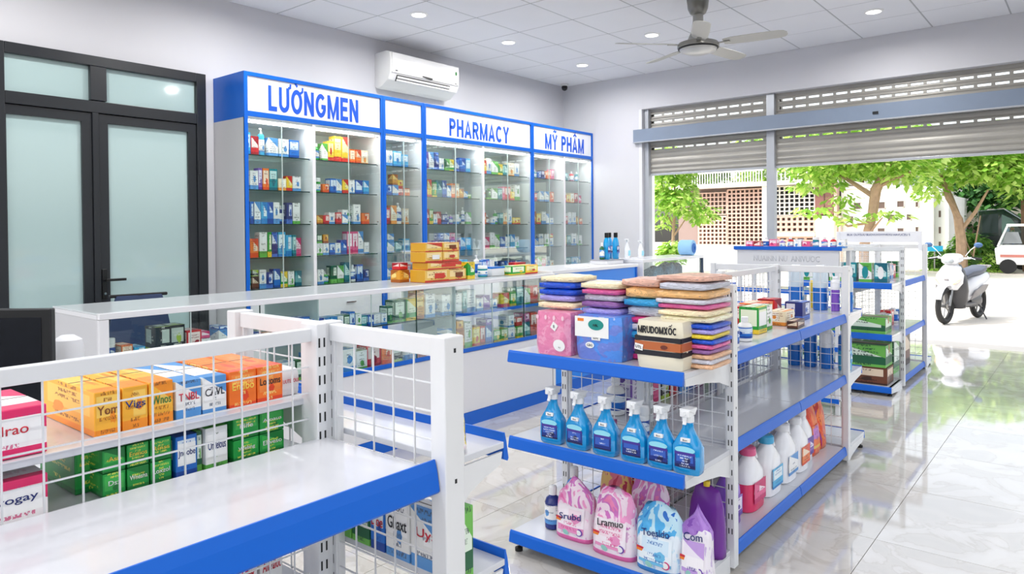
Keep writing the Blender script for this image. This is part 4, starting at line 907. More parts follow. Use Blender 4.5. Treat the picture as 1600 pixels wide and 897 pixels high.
# jugs with handles
def jug(label, x, y, z, w, d, h, body, lab, cap, rz=0, low=None, seed=0):
    t = empty('detergent_jug', label, 'jug', (x, y, z), rz, 'detergent bottles along the bottom shelf')
    prof = [(.46, 0), (.5, .02), (.5, .5), (.47, .60), (.34, .74), (.2, .84), (.17, .87)]; q = MB(); rings = []; n = 22
    for r, v in prof:
        ring = []; pw = 3.2 if v < .7 else 2.2; off = .06 * max(0, v - .5) * w
        for i in range(n):
            a = 2 * PI * i / n; ca, sa = math.cos(a), math.sin(a); k = (abs(ca) ** pw + abs(sa) ** pw) ** (-1 / pw); ring.append((off + r * ca * k * w, r * sa * k * d, v * h))
        rings.append(ring)
    q.loft(rings, 0); q.obj('jug_body', body, t, smooth=True)
    if low:
        MB().loft([[(r * w * math.cos(2*PI*i/22) * (abs(math.cos(2*PI*i/22)) ** 3.2 + abs(math.sin(2*PI*i/22)) ** 3.2) ** (-1/3.2), r * d * math.sin(2*PI*i/22) * (abs(math.cos(2*PI*i/22)) ** 3.2 + abs(math.sin(2*PI*i/22)) ** 3.2) ** (-1/3.2), v * h) for i in range(22)] for r, v in ((.47, .001), (.508, .022), (.508, .46))], cap=False).obj('lower_sleeve', low, t, smooth=True)
    MB().box(-w*.36, w*.36, -d*.525, -d*.5, h*.14, h*.48).obj('front_label', lab, t, bevel=.001)
    MB().tube([(w*.22, 0, h*.84), (w*.44, 0, h*.82), (w*.55, 0, h*.72), (w*.53, 0, h*.58), (w*.44, 0, h*.52)], [w*.055] * 5, 8).obj('handle', body, t, smooth=True)
    MB().lathe([(.19 * w, .86 * h), (.2 * w, .88 * h), (.19 * w, .975 * h), (.15 * w, h)], 16, (.02 * w, 0, 0)).obj('cap', cap, t, smooth=True)
    return t
wj = plain('jug white plastic', (242, 242, 246), .22, coat=.2); NF = 0
jy = 1.315
jug('purple bottle with a blue label at the post end of the bottom side shelf', 3.13, 1.315, .101, .14, .10, .27, plain('purple plastic', (132, 84, 196), .22, coat=.3), PMB['v'], plain('purple plastic', 0))
jug('white and pink jug with a pink cap on the bottom side shelf', 3.375, jy, .101, .20, .12, .292, wj, PMB['p'], SOLID['p'], low=plain('jug pink', (232, 60, 108), .25))
jug('white jug with a sky blue label and blue cap on the bottom side shelf', 3.62, jy, .101, .20, .12, .292, wj, PMB['c'], SOLID['c'])
jug('plain white jug with a small yellow mark beside the blue-capped jug', 3.86, jy, .101, .20, .12, .30, wj, PMB['w'], wj)
jug('white jug with an orange floral label further along the bottom side shelf', 4.07, jy, .101, .18, .12, .292, wj, PMB['o'], wj)
jug('slim white jug with a violet label next to the red pouches', 4.235, jy + .02, .101, .15, .11, .30, wj, PMB['v'], wj)
rp = swirl('red pouch', [(214, 50, 30), (232, 84, 40), (240, 130, 60), (196, 30, 30), (120, 60, 170)], 2.6)
pouch('orange and red pouch with violet flowers leaning at the end of the side shelf', 4.40, 1.34, .101, .17, .10, .31, rp, 51, rz=0, group='red pouches at the end of the side shelf', marks=False, panel=printed('floral print', (240, 120, 50), (196, 120, 200), (240, 200, 90), (120, 60, 170), .3, 4))
pouch('bright red pouch standing last against the end post', 4.56, 1.345, .101, .15, .10, .33, rp, 57, rz=0, group='red pouches at the end of the side shelf', marks=False)

# top side shelf of the middle unit
ZT = .913; gT = 'packs on the top side shelf of the middle unit'
for k, (c, x, y, w, h, lb) in enumerate((('w', 3.10, 1.29, .09, .13, 'white bottle with a blue oval close behind the near post'), ('W', 3.20, 1.38, .085, .15, 'white and green bottle second behind the near post'), ('w', 3.31, 1.30, .07, .115, 'short white bottle with a blue band before the green cartons'))):
    small_bottle(c, x, y, ZT, w, h, lb, gT, 'round', 'lotion_bottle')
big_carton('g', 3.60, 1.37, ZT, .12, .10, .135, 'lime green and white tall carton of two packs on the top side shelf', gT, 0, panel='W')
big_carton('W', 3.735, 1.385, ZT, .12, .09, .13, 'white and green tall carton beside the lime green one', gT, 0)
big_carton('r', 3.82, 1.53, ZT, .13, .12, .11, 'red carton lying at the back against the wire', gT, 0)
big_carton('o', 3.99, 1.50, ZT, .20, .12, .115, 'orange and cream long carton behind the green pair', gT, 0)
big_carton('e', 4.0, 1.36, ZT, .15, .09, .08, 'cream carton with orange rim in the middle of the shelf', gT, 0)
big_carton('n', 3.93, 1.262, ZT, .17, .055, .04, 'low brown and white carton in front by the shelf edge', gT, .1)
big_carton('r', 4.20, 1.50, ZT, .12, .10, .12, 'red and white carton behind the navy box', gT, 0)
big_carton('B', 4.28, 1.365, ZT, .14, .10, .105, 'deep navy gift box with a violet motif near the far end panel', gT, 0)

# far end shelf: tall blue and white bottles
gE = 'tall bottles on the far end shelf'
def two_tone(label, x, y, z, w, h, low, high, name='tall_bottle', lowf=.5, grp=gE):
    t = empty(name, label, 'bottle', (x, y, z), 0, grp); n = 16
    MB().lathe([(.46*w, 0), (.5*w, .01), (.5*w, lowf*h)], n, sy=.8).obj('liquid_part', low, t, smooth=True)
    MB().lathe([(.5*w, lowf*h), (.49*w, .84*h), (.36*w, .9*h), (.3*w, .91*h)], n, sy=.8).obj('upper_part', high, t, smooth=True)
    MB().lathe([(.3*w, .91*h), (.3*w, .985*h), (.26*w, h)], n, sy=.8).obj('cap', wj, t, smooth=True)
    MB().box(-.16*w, .16*w, -.41*w, -.39*w, .2*h, .42*h).obj('front_label', PM['c'], t)
bq, pq = SOLID['b'], plain('purple plastic', 0); pal = plain('pale blue plastic', (206, 220, 230), .25)
two_tone('large blue and pale bottle, first from the spine on the far end shelf', 4.85, 1.555, .913, .115, .29, bq, pal)
two_tone('large blue and pale bottle in the middle of the far end shelf', 4.85, 1.40, .913, .115, .29, bq, pal)
two_tone('slim violet bottle between two blue ones on the far end shelf', 4.83, 1.305, .913, .07, .22, pq, wj, lowf=.62)
two_tone('blue bottle closest to the shelf edge on the far end shelf', 4.85, 1.235, .913, .08, .25, bq, pal)
two_tone('yellow slim bottle behind the blue ones on the far end shelf', 4.95, 1.48, .913, .05, .2, SOLID['y'], SOLID['y'])
for k, (y, c, w, h, lb) in enumerate(((1.56, 'w', .11, .27, 'white jug with a blue ring on the middle far end shelf'), (1.46, 'b', .10, .26, 'blue jug on the middle far end shelf'), (1.36, 'w', .11, .27, 'second white and blue jug on the middle far end shelf'), (1.25, 'c', .10, .25, 'sky blue bottle by the edge of the middle far end shelf'))):
    two_tone(lb, 4.84, y, .541, w, h, bq if c != 'c' else SOLID['c'], wj if c == 'w' else bq, grp='jugs on the middle far end shelf', name='detergent_bottle')
# back side of the middle unit, seen through the wires
stock_row('c8| c8| b7| w8| g7 w8 b8| y8| G8 b7| B7 _', 3.0, 4.6, 1.86, .913, .026, 'on the top back shelf, middle unit', 'packs on the top back shelf of the middle unit', d=.11, name='household')
stock_row('w7| v7 W7 p8 k6 r7 w8 B7 m7 G7 b8 B8| b8 v7| B8 b7', 2.96, 4.6, 1.82, .541, .026, 'on the middle back shelf of the middle unit', 'packs on the middle back shelf of the middle unit', d=.11, name='household')
stock_row('v8| r7 k8 p8 a7 w7| B7 v8| b7 _', 2.96, 4.6, 1.82, .101, .030, 'on the bottom back shelf of the middle unit', 'packs on the bottom back shelf of the middle unit', d=.12, name='household')

# ------------------------------------------------------------------ stock on the front unit, behind its wires
gA = 'cartons behind the wire on the upper shelf'; gB = 'cartons behind the wire on the lower shelf'
def fc(code, x0, x1, y, z, d, h, label, group, text=None, tm_=None, panel=None, rz=0):
    return big_carton(code, (x0 + x1)/2, y + d/2, z + .001, x1 - x0 - .002, d, h, label, group, rz, text, tm_, panel=panel)
ya = 1.488; 
fc('q', .345, .462, ya, 1.05, .20, .088, 'white and pink carton at the door end of the upper wire shelf', gA, 'Mrao', inkr_m, 'w')
fc('q', .225, .343, ya, 1.05, .20, .088, 'white and pink carton further along behind it, at the frame edge', gA, 'Nmsa', inkr_m, 'w')
for k in range(3): fc('A', .547 + k * .052, .598 + k * .052, ya + .02, 1.05, .28, .088 + .001 * k, f"amber yellow carton, {ORD[k]} of the three on the upper wire shelf", gA, ['Yom', 'Vigs', 'Wnos'][k], [plain('brown print', (120, 60, 20), .5), inkb_m, plain('green print', (30, 120, 60), .5)][k])
for k in range(2): fc('w', .706 + k * .058, .763 + k * .058, ya + .02, 1.05, .26, .082, f"white carton with {['a dark leaf', 'black lettering'][k]} between the amber and orange cartons", gA, ['TNBL', 'CAVL'][k], [inkr_m, ink_m][k])
for k in range(2): fc('O', .826 + k * .069, .894 + k * .069, ya + .02, 1.05, .26, .084, f"bright orange carton, {ORD[k]} of the pair on the upper wire shelf", gA, ['Endbo', 'Loxoms'][k], [plain('yellow print', (250, 220, 90), .5), ink_m][k])
t = wrap_pack('crinkled white film pack at the end of the upper wire shelf', .995, 1.60, 1.051, .062, .15, .060, plain('white film', (236, 236, 238), .3), 0, 77); lettering('UUTEROUL', inkr_m, t, (0, -.078, .035), .009, .045, ext=.0005)
fc('q', .345, .462, ya, .925, .20, .086, 'white and pink carton below, on the lower wire shelf', gB, 'Uvogay', inkb_m, 'w'); fc('q', .225, .343, ya, .925, .20, .086, 'white and pink carton below at the frame edge of the lower wire shelf', gB, 'Ncogl', inkr_m, 'w')
fc('N', .535, .60, ya + .09, .925, .20, .088, 'green and yellow carton set back on the lower wire shelf', gB)
for k in range(3): fc('N', .562 + k * .046, .607 + k * .046, ya - .005 + .03, .925, .05 + .13, .048, f"green carton, {ORD[k]} of three in the bottom layer of the lower wire shelf", gB, ['Dsz', 'Wnesna', 'Loxzol'][k], inkw_m)
for k in range(3): fc('N', .562 + k * .046, .607 + k * .046, ya - .005 + .03, .974, .05 + .13, .046, f"green carton, {ORD[k]} of three in the upper layer of the lower wire shelf", gB, ['Asz', 'Enmos', 'Rinss'][k], plain('yellow print', 0))
fc('b', .704, .752, ya + .02, .925, .2, .090, 'white, blue and green carton after the green stack', gB, 'Jnoobe', inkb_m, 'w')
fc('G', .754, .768, ya + .03, .925, .2, .09, 'thin dark green carton between two white-fronted ones', gB)
fc('W', .769, .822, ya + .02, .925, .2, .094, 'white carton with a blue swirl and a fruit meadow', gB, 'Ondelous', inkb_m, 'w')
for k in range(2):
    for j in range(2): fc('N', .834 + k * .066, .899 + k * .066, ya + .02, .925 + j * .052, .18, .051, f"green carton, {['lower', 'upper'][j]} one of the {['first', 'second'][k]} pair by the open end", gB, [['Webng', 'Hlfe'], ['Ehveso', 'Ajoaus']][k][j], inkw_m)
for k, (a, b) in enumerate(((.55, .63), (.635, .715), (.72, .80), (.805, .885), (.89, .95))):
    fc('q' if k < 4 else 'w', a, b, ya + .01, .60, .22, .135 - .004 * k, f"white and pink carton, {ORD[k]} along the third shelf behind the wire", 'cartons on the third shelf behind the wire', ['Mraus', 'Olnx', 'Cikuyl', 'Ateolw', 'Amralot'][k], inkr_m)
gC = 'cartons on the low end shelf of the front unit'
for k, (a, b, c, h, tx, lb) in enumerate(((1.045, 1.085, 'G', .155, 'Vlinnos', 'green and white carton sticking out past the big post'), (1.09, 1.19, 'w', .135, 'Uys', 'white carton with fine grey print behind the big post'), (1.195, 1.275, 'w', .14, 'Ghaxt', 'white carton beside the middle of the end wires'),
        (1.28, 1.33, 'b', .12, 'Doe', 'blue and white carton on the low end shelf'), (1.335, 1.40, 'G', .115, 'Eon', 'dark green carton on the low end shelf'), (1.405, 1.47, 'G', .13, 'Osa', 'dark green carton closest to the spine on the low end shelf'))):
    big_carton(c, 1.103, (a + b)/2, .701, b - a, .05, h, lb, gC, PI/2 if False else -PI/2, tx, inkr_m if k % 2 else ink_m)
pouch('small pink, yellow and blue pouch peeping past the big post', 1.118, 1.090, .973, .05, .04, .115, swirl('tiny pouch', [(30, 80, 190), (240, 220, 60), (250, 240, 245), (236, 120, 170)], 3), 63, marks=False)

# ------------------------------------------------------------------ stock on the unit by the shutter
gR = 'boxed teal bottles on the shutter unit'
for k in range(6):
    y = 2.10 - k * .125
    t = big_carton('t' if k % 2 else 'W', 6.90, y, .961, .105, .10, .17, f"teal and white boxed bottle, {ORD[k]} from the spine end of the shutter unit", gR, -PI/2)
    sticker(t, 0, -.0515, .085, .05, .11, [paper_m, SOLID['t']][(k + 1) % 2], 'round', 0, 'oval_label')
big_carton('G', 6.88, 1.60, .521, .36, .24, .14, 'green carton with brown tape on the middle end shelf by the shutter', 'green cartons on the shutter unit', -PI/2, tape=True); big_carton('G', 6.90, 1.99, .521, .34, .24, .13, 'green carton further in on the middle end shelf by the shutter', 'green cartons on the shutter unit', -PI/2)
big_carton('n', 6.90, 1.58, .076, .34, .24, .15, 'brown carton with green print at the bottom end shelf by the shutter', 'green cartons on the shutter unit', -PI/2); big_carton('G', 6.90, 1.60, .228, .36, .26, .19, 'green carton with brown tape on top of the brown one', 'green cartons on the shutter unit', -PI/2, tape=True)
big_carton('G', 6.90, 1.99, .076, .34, .24, .22, 'green carton low beside the brown one', 'green cartons on the shutter unit', -PI/2)
big_carton('G', 7.50, 1.60, .081, .34, .26, .32, 'tall green carton inside the side shelf by the shutter', 'green cartons on the shutter unit', 0, tape=True); big_carton('n', 7.90, 1.60, .081, .34, .26, .36, 'brown and green carton at the outer end of the side shelf', 'green cartons on the shutter unit', 0)
stock_row('r7 p7| w6 r6 _ G7 y6 _', 7.25, 8.12, 1.57, .951, .022, 'on the top side shelf by the shutter', 'packs on the side shelf by the shutter', d=.10, name='shutter_unit')
stock_row('w5| w5 r6 _ w6| b5 _', 7.25, 8.12, 1.57, .501, .024, 'on the middle side shelf by the shutter', 'packs on the middle side shelf by the shutter', d=.10, name='shutter_unit')
stock_row('p3 p4 w5| r4J p3 v5| w4 p6| r3 t4| p5| w3 B4J _ ', -2.33, -1.55, 5.93, 1.286, .017, 'on the display stand tray', 'pink packs on the display stand tray', d=.12, name='tray', along='y') if False else None
def stand_row():
    toks = 'p3W r3 w5| p4 v4| r5| w4 p3 t5J p5| r5| w4'.split(); y = 2.34
    for k, s in enumerate(toks):
        w = .066; c = s[0]; h = int(s[1]) * .017; y -= w
        lab = f"{PAL[c][0]} {'bottle' if '|' in s or 'J' in s else 'pack'}, {ORD[k]} along the display stand tray"; gr = 'pink packs on the display stand tray'
        if '|' in s or 'J' in s: small_bottle(c, 5.93, y, 1.286, .05, h, lab, gr, 'round' if '|' in s else 'jar', 'tray_bottle')
        else: small_carton(c, 5.93, y, 1.286, .07, .058, h, lab, gr, 0, 'tray_carton')
stand_row()

# ------------------------------------------------------------------ on the counter top
gold = printed('gold carton print', (232, 190, 92), (246, 220, 158), (204, 60, 40), (130, 70, 30), .3, 6); gold_s = plain('gold side', (214, 160, 46), .3)
def gold_box(label, x, y, z, w, h, d=.16, mark=None, rz=0):
    t = empty('gold_carton', label, 'carton', (x, y, z), rz, 'gold cartons stacked on the counter')
    MB().box(-w/2, w/2, -d/2, d/2, 0, h).obj('box_body', gold, t, bevel=.0015)
    MB().box(-w/2 - .0006, -w/2, -d/2 + .003, d/2 - .003, .003, h - .003).obj('side_panel', gold_s, t)
    if mark: sticker(t, w * .1, -d/2 - .0004, h * .5, w * .42, h * .42, mark, 'sq', 0, 'front_print')
    return t
redp = plain('red gold print', (206, 52, 38), .4); brp = plain('brown print', 0)
yc = 3.80; z0 = KZ + .001
gold_box('wide gold carton with a red brand mark, bottom of the counter stack', 3.655, yc, z0, .24, .09, mark=redp); gold_box('gold carton with a brown curve beside it at the stack bottom', 3.875, yc + .01, z0, .19, .085, mark=brp)
gold_box('long gold carton with a red centre, second layer of the stack', 3.735, yc, z0 + .091, .36, .052, mark=redp, rz=.03)
gold_box('gold carton with a small red print, third layer, door side', 3.625, yc, z0 + .145, .17, .075, mark=paper_m); gold_box('gold carton with brown script, third layer, street side', 3.80, yc, z0 + .145, .17, .075, mark=None)
gold_box('gold carton with a round brown emblem, top layer, door side', 3.625, yc, z0 + .221, .165, .065, mark=None); gold_box('gold carton with black letters, topmost on the street side', 3.80, yc, z0 + .221, .17, .065, mark=brp)
small_carton('a', 3.50, 3.95, z0, .09, .10, .09, 'small amber carton behind the gold stack on the counter', 'small packs on the counter top', 0, 'counter_top_carton'); small_carton('r', 3.50, 3.95, z0 + .091, .08, .08, .05, 'small red carton on top of the amber one behind the gold stack', 'small packs on the counter top', 0, 'counter_top_carton')
small_carton('g', 4.03, 3.78, z0, .08, .10, .13, 'green carton standing against the gold stack on the counter', 'small packs on the counter top', 0, 'counter_top_carton'); small_carton('G', 3.99, 3.92, z0, .12, .10, .14, 'dark green carton behind the green one on the counter', 'small packs on the counter top', 0, 'counter_top_carton')
small_carton('c', 4.12, 3.93, z0, .08, .08, .14, 'sky blue carton behind the green one on the counter', 'small packs on the counter top', 0, 'counter_top_carton')
big_carton('y', 4.80, 3.80, z0, .17, .12, .075, 'yellow box on the counter end, half of the two-colour pair', None, 0, name='tissue_box'); big_carton('g', 4.62, 3.80, z0, .18, .12, .075, 'lime green box on the counter end beside the yellow one', None, 0, name='tissue_box')
small_carton('r', 4.86, 3.95, z0, .14, .08, .09, 'red flat carton behind the yellow box on the counter', 'small packs on the counter top', 0, 'counter_top_carton')
t = empty('pen_holder', 'white tray box with blue packs on the counter before the wall cabinets', 'holder', (4.42, 3.84, z0))
MB().box(-.08, .08, -.05, .05, 0, .07).obj('holder_box', white_m, t, bevel=.006, smooth=True); MB().box(-.082, .082, -.052, .052, .06, .075).obj('rim', SOLID['b'], t, bevel=.003)
for k, (c, dx, h) in enumerate((('b', -.05, .06), ('v', -.01, .05), ('b', .035, .065), ('w', .12, .05))): small_carton(c, 4.45 + dx, 3.95 + .02 * k, z0, .05, .05, .09 + h * .6, f"{PAL[c][0]} small carton, {ORD[k]} behind the white tray box on the counter", 'small packs on the counter top', 0, 'counter_top_carton')
small_bottle('w', 4.33, 3.95, z0, .06, .17, 'white slim bottle standing behind the white tray box', 'small packs on the counter top', 'pump', 'lotion_bottle'); small_bottle('t', 4.26, 3.82, z0, .08, .09, 'clear teal jar at the corner of the tray box', 'small packs on the counter top', 'jar', 'cream_jar')
t = empty('paper_sheet', 'white paper sheets lying on the counter end by the blue desk', 'paper', (4.90, 4.03, z0)); MB().box(-.1, .03, -.12, .1, 0, .004).obj('sheet', paper_m, t, rz=.3)

# blue desk
def blue_desk():
    t = empty('blue_desk', 'sky blue fronted service desk with a white top beyond the counter', 'desk', (4.95, 3.65, 0)); W = 1.48
    MB().box(0, W, -.02, .55, 1.062, 1.092).obj('worktop', lam_m, t, bevel=.003)
    MB().box(.0, W - .03, 0, .018, .86, 1.061).obj('front_panel', desk_m, t); MB().box(W - .03, W, -.006, .5, .0, 1.061).obj('side_panel', blue_m, t)
    MB().box(.0, W - .03, -.004, .05, .835, .859).obj('ledge', lam_m, t); MB().box(.0, W - .03, .006, .024, .10, .834).obj('lower_panel', desk_m, t); MB().box(0, W - .03, .01, .03, 0, .099).obj('plinth', blue_m, t)
blue_desk()
t = empty('tray_box', 'white flat box carrying the mouthwash bottles on the blue desk', 'box', (6.27, 3.90, 1.093)); MB().box(-.17, .15, -.1, .1, 0, .042).obj('box_body', lam_m, t, bevel=.004); MB().box(-.175, .155, -.105, .105, .034, .046).obj('rim', plain('grey rim', (150, 152, 158), .4), t, bevel=.002)
blk = plain('black cap', (20, 20, 22), .3)
def mouthwash(x, y, h, label):
    t = empty('mouthwash_bottle', label, 'bottle', (x, y, 1.140), 0, 'blue bottles with black caps on the blue desk')
    MB().lathe([(.036, 0), (.04, .01), (.04, h*.62), (.032, h*.74), (.018, h*.82)], 16, sy=.75).obj('bottle_body', plain('bright blue bottle', (22, 160, 224), .1, coat=.5), t, smooth=True)
    MB().lathe([(.021, h*.82), (.021, h), (.018, h*1.005)], 14).obj('cap', blk, t, smooth=True); MB().box(-.022, .022, -.0315, -.029, h*.22, h*.5).obj('label_panel', PM['B'], t)
mouthwash(6.21, 3.87, .27, 'blue black-capped bottle closest to the counter on the tray box'); mouthwash(6.415, 3.965, .27, 'blue black-capped bottle behind the other two'); mouthwash(6.385, 3.87, .27, 'blue black-capped bottle with a navy label, street side of the tray')
small_bottle('G', 6.135, 3.88, 1.140, .05, .17, 'dark slim bottle at the edge of the tray box', 'small packs on the blue desk', 'round', 'slim_bottle')
t = empty('papers', 'loose white papers on the blue desk before the tray', 'paper', (5.75, 3.88, 1.093)); MB().box(-.15, .12, -.1, .1, 0, .006).obj('sheet', paper_m, t, rz=.2); MB().box(-.07, .10, -.06, .07, .0065, .013).obj('sheet', paper_m, t, rz=-.3)

# second glass case by the opening
def case():
    t = empty('glass_showcase', 'white glass showcase of dark blue goods by the shutter opening', 'display case', (6.47, 3.60, 0)); W = 1.45; D = .42
    def P(n, a, b, y0, y1, z0, z1, m_, bv=0): MB().box(a, b, y0, y1, z0, z1).obj(n, m_, t, bevel=bv)
    P('top', 0, W, 0, D, 1.10, 1.132, lam_m, .003); P('side_panel', 0, .02, .003, D, 0, 1.099, lam_m); P('post', W - .035, W, 0, .04, .6, 1.099, plain('slate post', (70, 84, 108), .4), .002)
    P('side_glass', W - .02, W - .014, .045, D, .6, 1.099, gls); P('base', .021, W, .004, D, 0, .60, lam_m, .002); P('back_panel', .021, W, D - .01, D, .601, .75, lam_m)
    P('front_glass', .03, W - .04, .006, .012, .601, 1.098, glass('low glare glass', (244, 250, 249), .10, .0)); P('glass_shelf', .022, W - .04, .03, D - .02, .84, .848, shelf_gl)
case()
for k, (x, y, w, h, c) in enumerate(((7.05, 3.80, .28, .17, (48, 96, 132)), (7.30, 3.78, .24, .20, (44, 80, 118)), (7.55, 3.82, .28, .19, (34, 56, 96)))):
    t = empty('blue_bag', f"dark blue bag in the glass showcase, {ORD[k]} from the blue desk", 'bag', (x, y, .849), rnd.uniform(-.2, .2), 'dark blue bags in the glass showcase')
    me = pad_mesh(w, .16, h, 200 + k); me.materials.append(swirl('bag cloth %s' % ORD[k], [c, c, tuple(v + 30 for v in c), tuple(int(v * .7) for v in c)], 3, .6)); shared('bag_body', me, t); MB().tube([(-w*.25, 0, h*.9), (-w*.2, 0, h*1.08), (w*.2, 0, h*1.08), (w*.25, 0, h*.9)], .008, 6).obj('bag_handle', plain('dark strap', (26, 36, 60), .6), t)
stock_row('y7| w4 y7| t4 c4 w5 W5 w5 b4 k5 W4 b5', 6.55, 7.85, 3.72, .601, .021, 'on the floor of the glass showcase', 'packs in the glass showcase', d=.1, name='showcase')
t = empty('towel_roll', 'light and dark blue rolled towel lying on the showcase top', 'roll', (7.80, 3.72, 1.133), .05)
MB().lathe([(.085, 0), (.09, .01), (.09, .15), (.085, .16)], 24).obj('outer_roll', plain('light blue roll', (150, 198, 236), .6), t, loc=(-.03, .10, .09), smooth=True).rotation_euler = (PI/2, 0, 0)
MB().lathe([(.058, 0), (.056, .006), (.02, .007), (.018, -.002)], 20).obj('inner_roll', plain('mid blue roll', (34, 108, 190), .6), t, loc=(-.025, -.061, .085), smooth=True).rotation_euler = (PI/2, 0, 0)
def white_spray(x, y, h, label):
    t = empty('white_spray_bottle', label, 'spray bottle', (x, y, 1.133))
    MB().lathe([(.035, 0), (.038, .01), (.038, h*.5), (.016, h*.76), (.014, h*.84)], 14, sy=.7).obj('bottle_body', wj, t, smooth=True); MB().box(-.012, .022, -.014, .014, h*.84, h*.93).box(-.045, .022, -.011, .011, h*.93, h).obj('spray_head', head_m, t, bevel=.003); MB().box(-.02, .02, -.0285, -.026, h*.15, h*.42).obj('front_label', cyan_lab, t)
white_spray(6.60, 3.86, .21, 'white spray bottle on the showcase end beside the blue bottles'); white_spray(6.78, 3.80, .19, 'white spray bottle with a pale green label nearer the opening')

# ------------------------------------------------------------------ behind the front unit: desk, monitor, chair
t = empty('service_desk', 'grey desk behind the front shelves carrying the black monitor', 'desk', (.55, 2.65, 0))
MB().box(-.55, .50, -.3, .35, .74, .77).obj('worktop', lamg_m, t, bevel=.003)
for x in (-.52, .47): MB().box(x - .012, x + .012, -.28, .33, 0, .739).obj('side_panel', lamg_m, t)
MB().box(-.5, .45, .30, .315, .3, .739).obj('back_panel', lamg_m, t)
def monitor():
    t = empty('monitor', 'black computer monitor with a dull textured screen', 'monitor', (.60, 2.585, .771), -PI/2 + YAW + .02)
    MB().box(-.25, .25, -.012, .012, .155, .458).obj('bezel', plain('monitor black', (22, 23, 26), .35), t, bevel=.004)
    m = worn('monitor screen', (24, 27, 34), .22, .25, 60); MB().box(-.222, .222, -.0135, -.0118, .185, .432).obj('screen', m, t)
    MB().box(-.02, .02, .0, .03, .01, .2).obj('stand_neck', rubber_m, t); MB().lathe([(.11, 0), (.11, .008), (.03, .014)], 20, sy=.8).obj('stand_base', rubber_m, t)
monitor()
t = empty('tissue_canister', 'white and blue canister beside the monitor in front of the counter end', 'canister', (.875, 2.62, .771))
MB().lathe([(.042, 0), (.044, .01), (.044, .25)], 18).obj('lower_part', SOLID['b'], t, smooth=True); MB().lathe([(.045, .25), (.048, .29), (.042, .33), (.02, .345)], 18).obj('lid', plain('pale lid', (226, 228, 232), .4), t, smooth=True)
def chair():
    t = empty('office_chair', 'navy office chair standing behind the counter', 'chair', (1.98, 4.68, 0), -.15)
    nv = plain('navy chair fabric', (38, 56, 92), .7)
    q = MB(); rings = []
    for z, w, o in ((.60, .15, .0), (.66, .19, .0), (.85, .175, .015), (1.0, .15, .03), (1.055, .13, .035)):
        rings.append([(-w, o - .02, z), (0, o - .005, z), (w, o - .02, z), (w, o + .02, z), (0, o + .035, z), (-w, o + .02, z)])
    q.loft(rings); q.obj('backrest', nv, t, bevel=.004, smooth=True)
    MB().box(-.17, .17, .03, .05, 1.045, 1.065).obj('back_frame', rubber_m, t, bevel=.006)
    MB().box(-.22, .22, -.42, .0, .44, .50).obj('seat', nv, t, bevel=.02, smooth=True); MB().tube([(0, -.2, .1), (0, -.2, .44)], .025, 10).obj('gas_stem', rubber_m, t)
    MB().tube([(0, .02, .48), (0, .06, .62), (0, .04, .75)], .018, 8).obj('back_stem', rubber_m, t)
    for s in (-1, 1): MB().tube([(s*.2, -.1, .48), (s*.25, -.1, .55), (s*.25, -.1, .66), (s*.25, -.3, .67)], .013, 8).obj('armrest', rubber_m, t)
    for k in range(5):
        a = 2 * PI * k / 5; l = MB().tube([(0, -.2, .1), (.26 * math.cos(a), -.2 + .26 * math.sin(a), .07)], [.025, .014], 8).obj('leg', rubber_m, t); MB().lathe([(.022, 0), (.028, .028), (.022, .056)], 10, (.26 * math.cos(a), -.2 + .26 * math.sin(a), 0)).obj('caster', rubber_m, l, smooth=True)
chair()

# ------------------------------------------------------------------ outside: street, hedge, buildings, trees, vehicles
road_m = worn('sunlit concrete', (204, 198, 188), .8, .05, .6); curb_m = worn('grey kerb', (150, 148, 145), .8, .06, 2)
struct(MB().box(9.605, 10.55, -14, 26, -.15, -.02).obj('kerb', curb_m)); struct(MB().box(10.55, 26, -14, 30, -.2, -.04).obj('road', road_m))
struct(MB().box(26, 27.2, -14, 30, -.2, -.02).obj('pavement', worn('far pavement', (214, 204, 192), .8, .05, 1)))
struct(MB().box(27.2, 70, -30, 60, -.2, -.03).obj('ground', worn('pale ground', (206, 200, 186), .9, .08, .5)))
def leafmat(name, cols):
    m = bpy.data.materials.new(name); m.use_nodes = True; nt = m.node_tree; b = nt.nodes['Principled BSDF']; b.inputs['Roughness'].default_value = .55
    g_ = nt.nodes.new('ShaderNodeNewGeometry'); r = nt.nodes.new('ShaderNodeValToRGB')
    while len(r.color_ramp.elements) < len(cols): r.color_ramp.elements.new(.5)
    for i, c in enumerate(cols): r.color_ramp.elements[i].position = i / (len(cols) - 1); r.color_ramp.elements[i].color = lin(c)
    nt.links.new(g_.outputs['Random Per Island'], r.inputs[0]); nt.links.new(r.outputs[0], b.inputs['Base Color'])
    tr = nt.nodes.new('ShaderNodeBsdfTranslucent'); nt.links.new(r.outputs[0], tr.inputs[0]); mx = nt.nodes.new('ShaderNodeMixShader'); mx.inputs[0].default_value = .45
    nt.links.new(b.outputs[0], mx.inputs[1]); nt.links.new(tr.outputs[0], mx.inputs[2]); nt.links.new(mx.outputs[0], nt.nodes['Material Output'].inputs[0]); return m
leaf_a = leafmat('bright leaf', [(112, 166, 56), (156, 200, 80), (192, 222, 112), (220, 236, 150)]); leaf_b = leafmat('mid leaf', [(60, 116, 40), (96, 150, 58), (140, 184, 84), (170, 204, 110)]); leaf_d = leafmat('dark leaf', [(34, 78, 34), (60, 110, 50), (86, 138, 66)])
bark = worn('pale bark', (176, 146, 122), .85, .2, 6); bark_d = worn('brown bark', (132, 100, 80), .85, .2, 6)
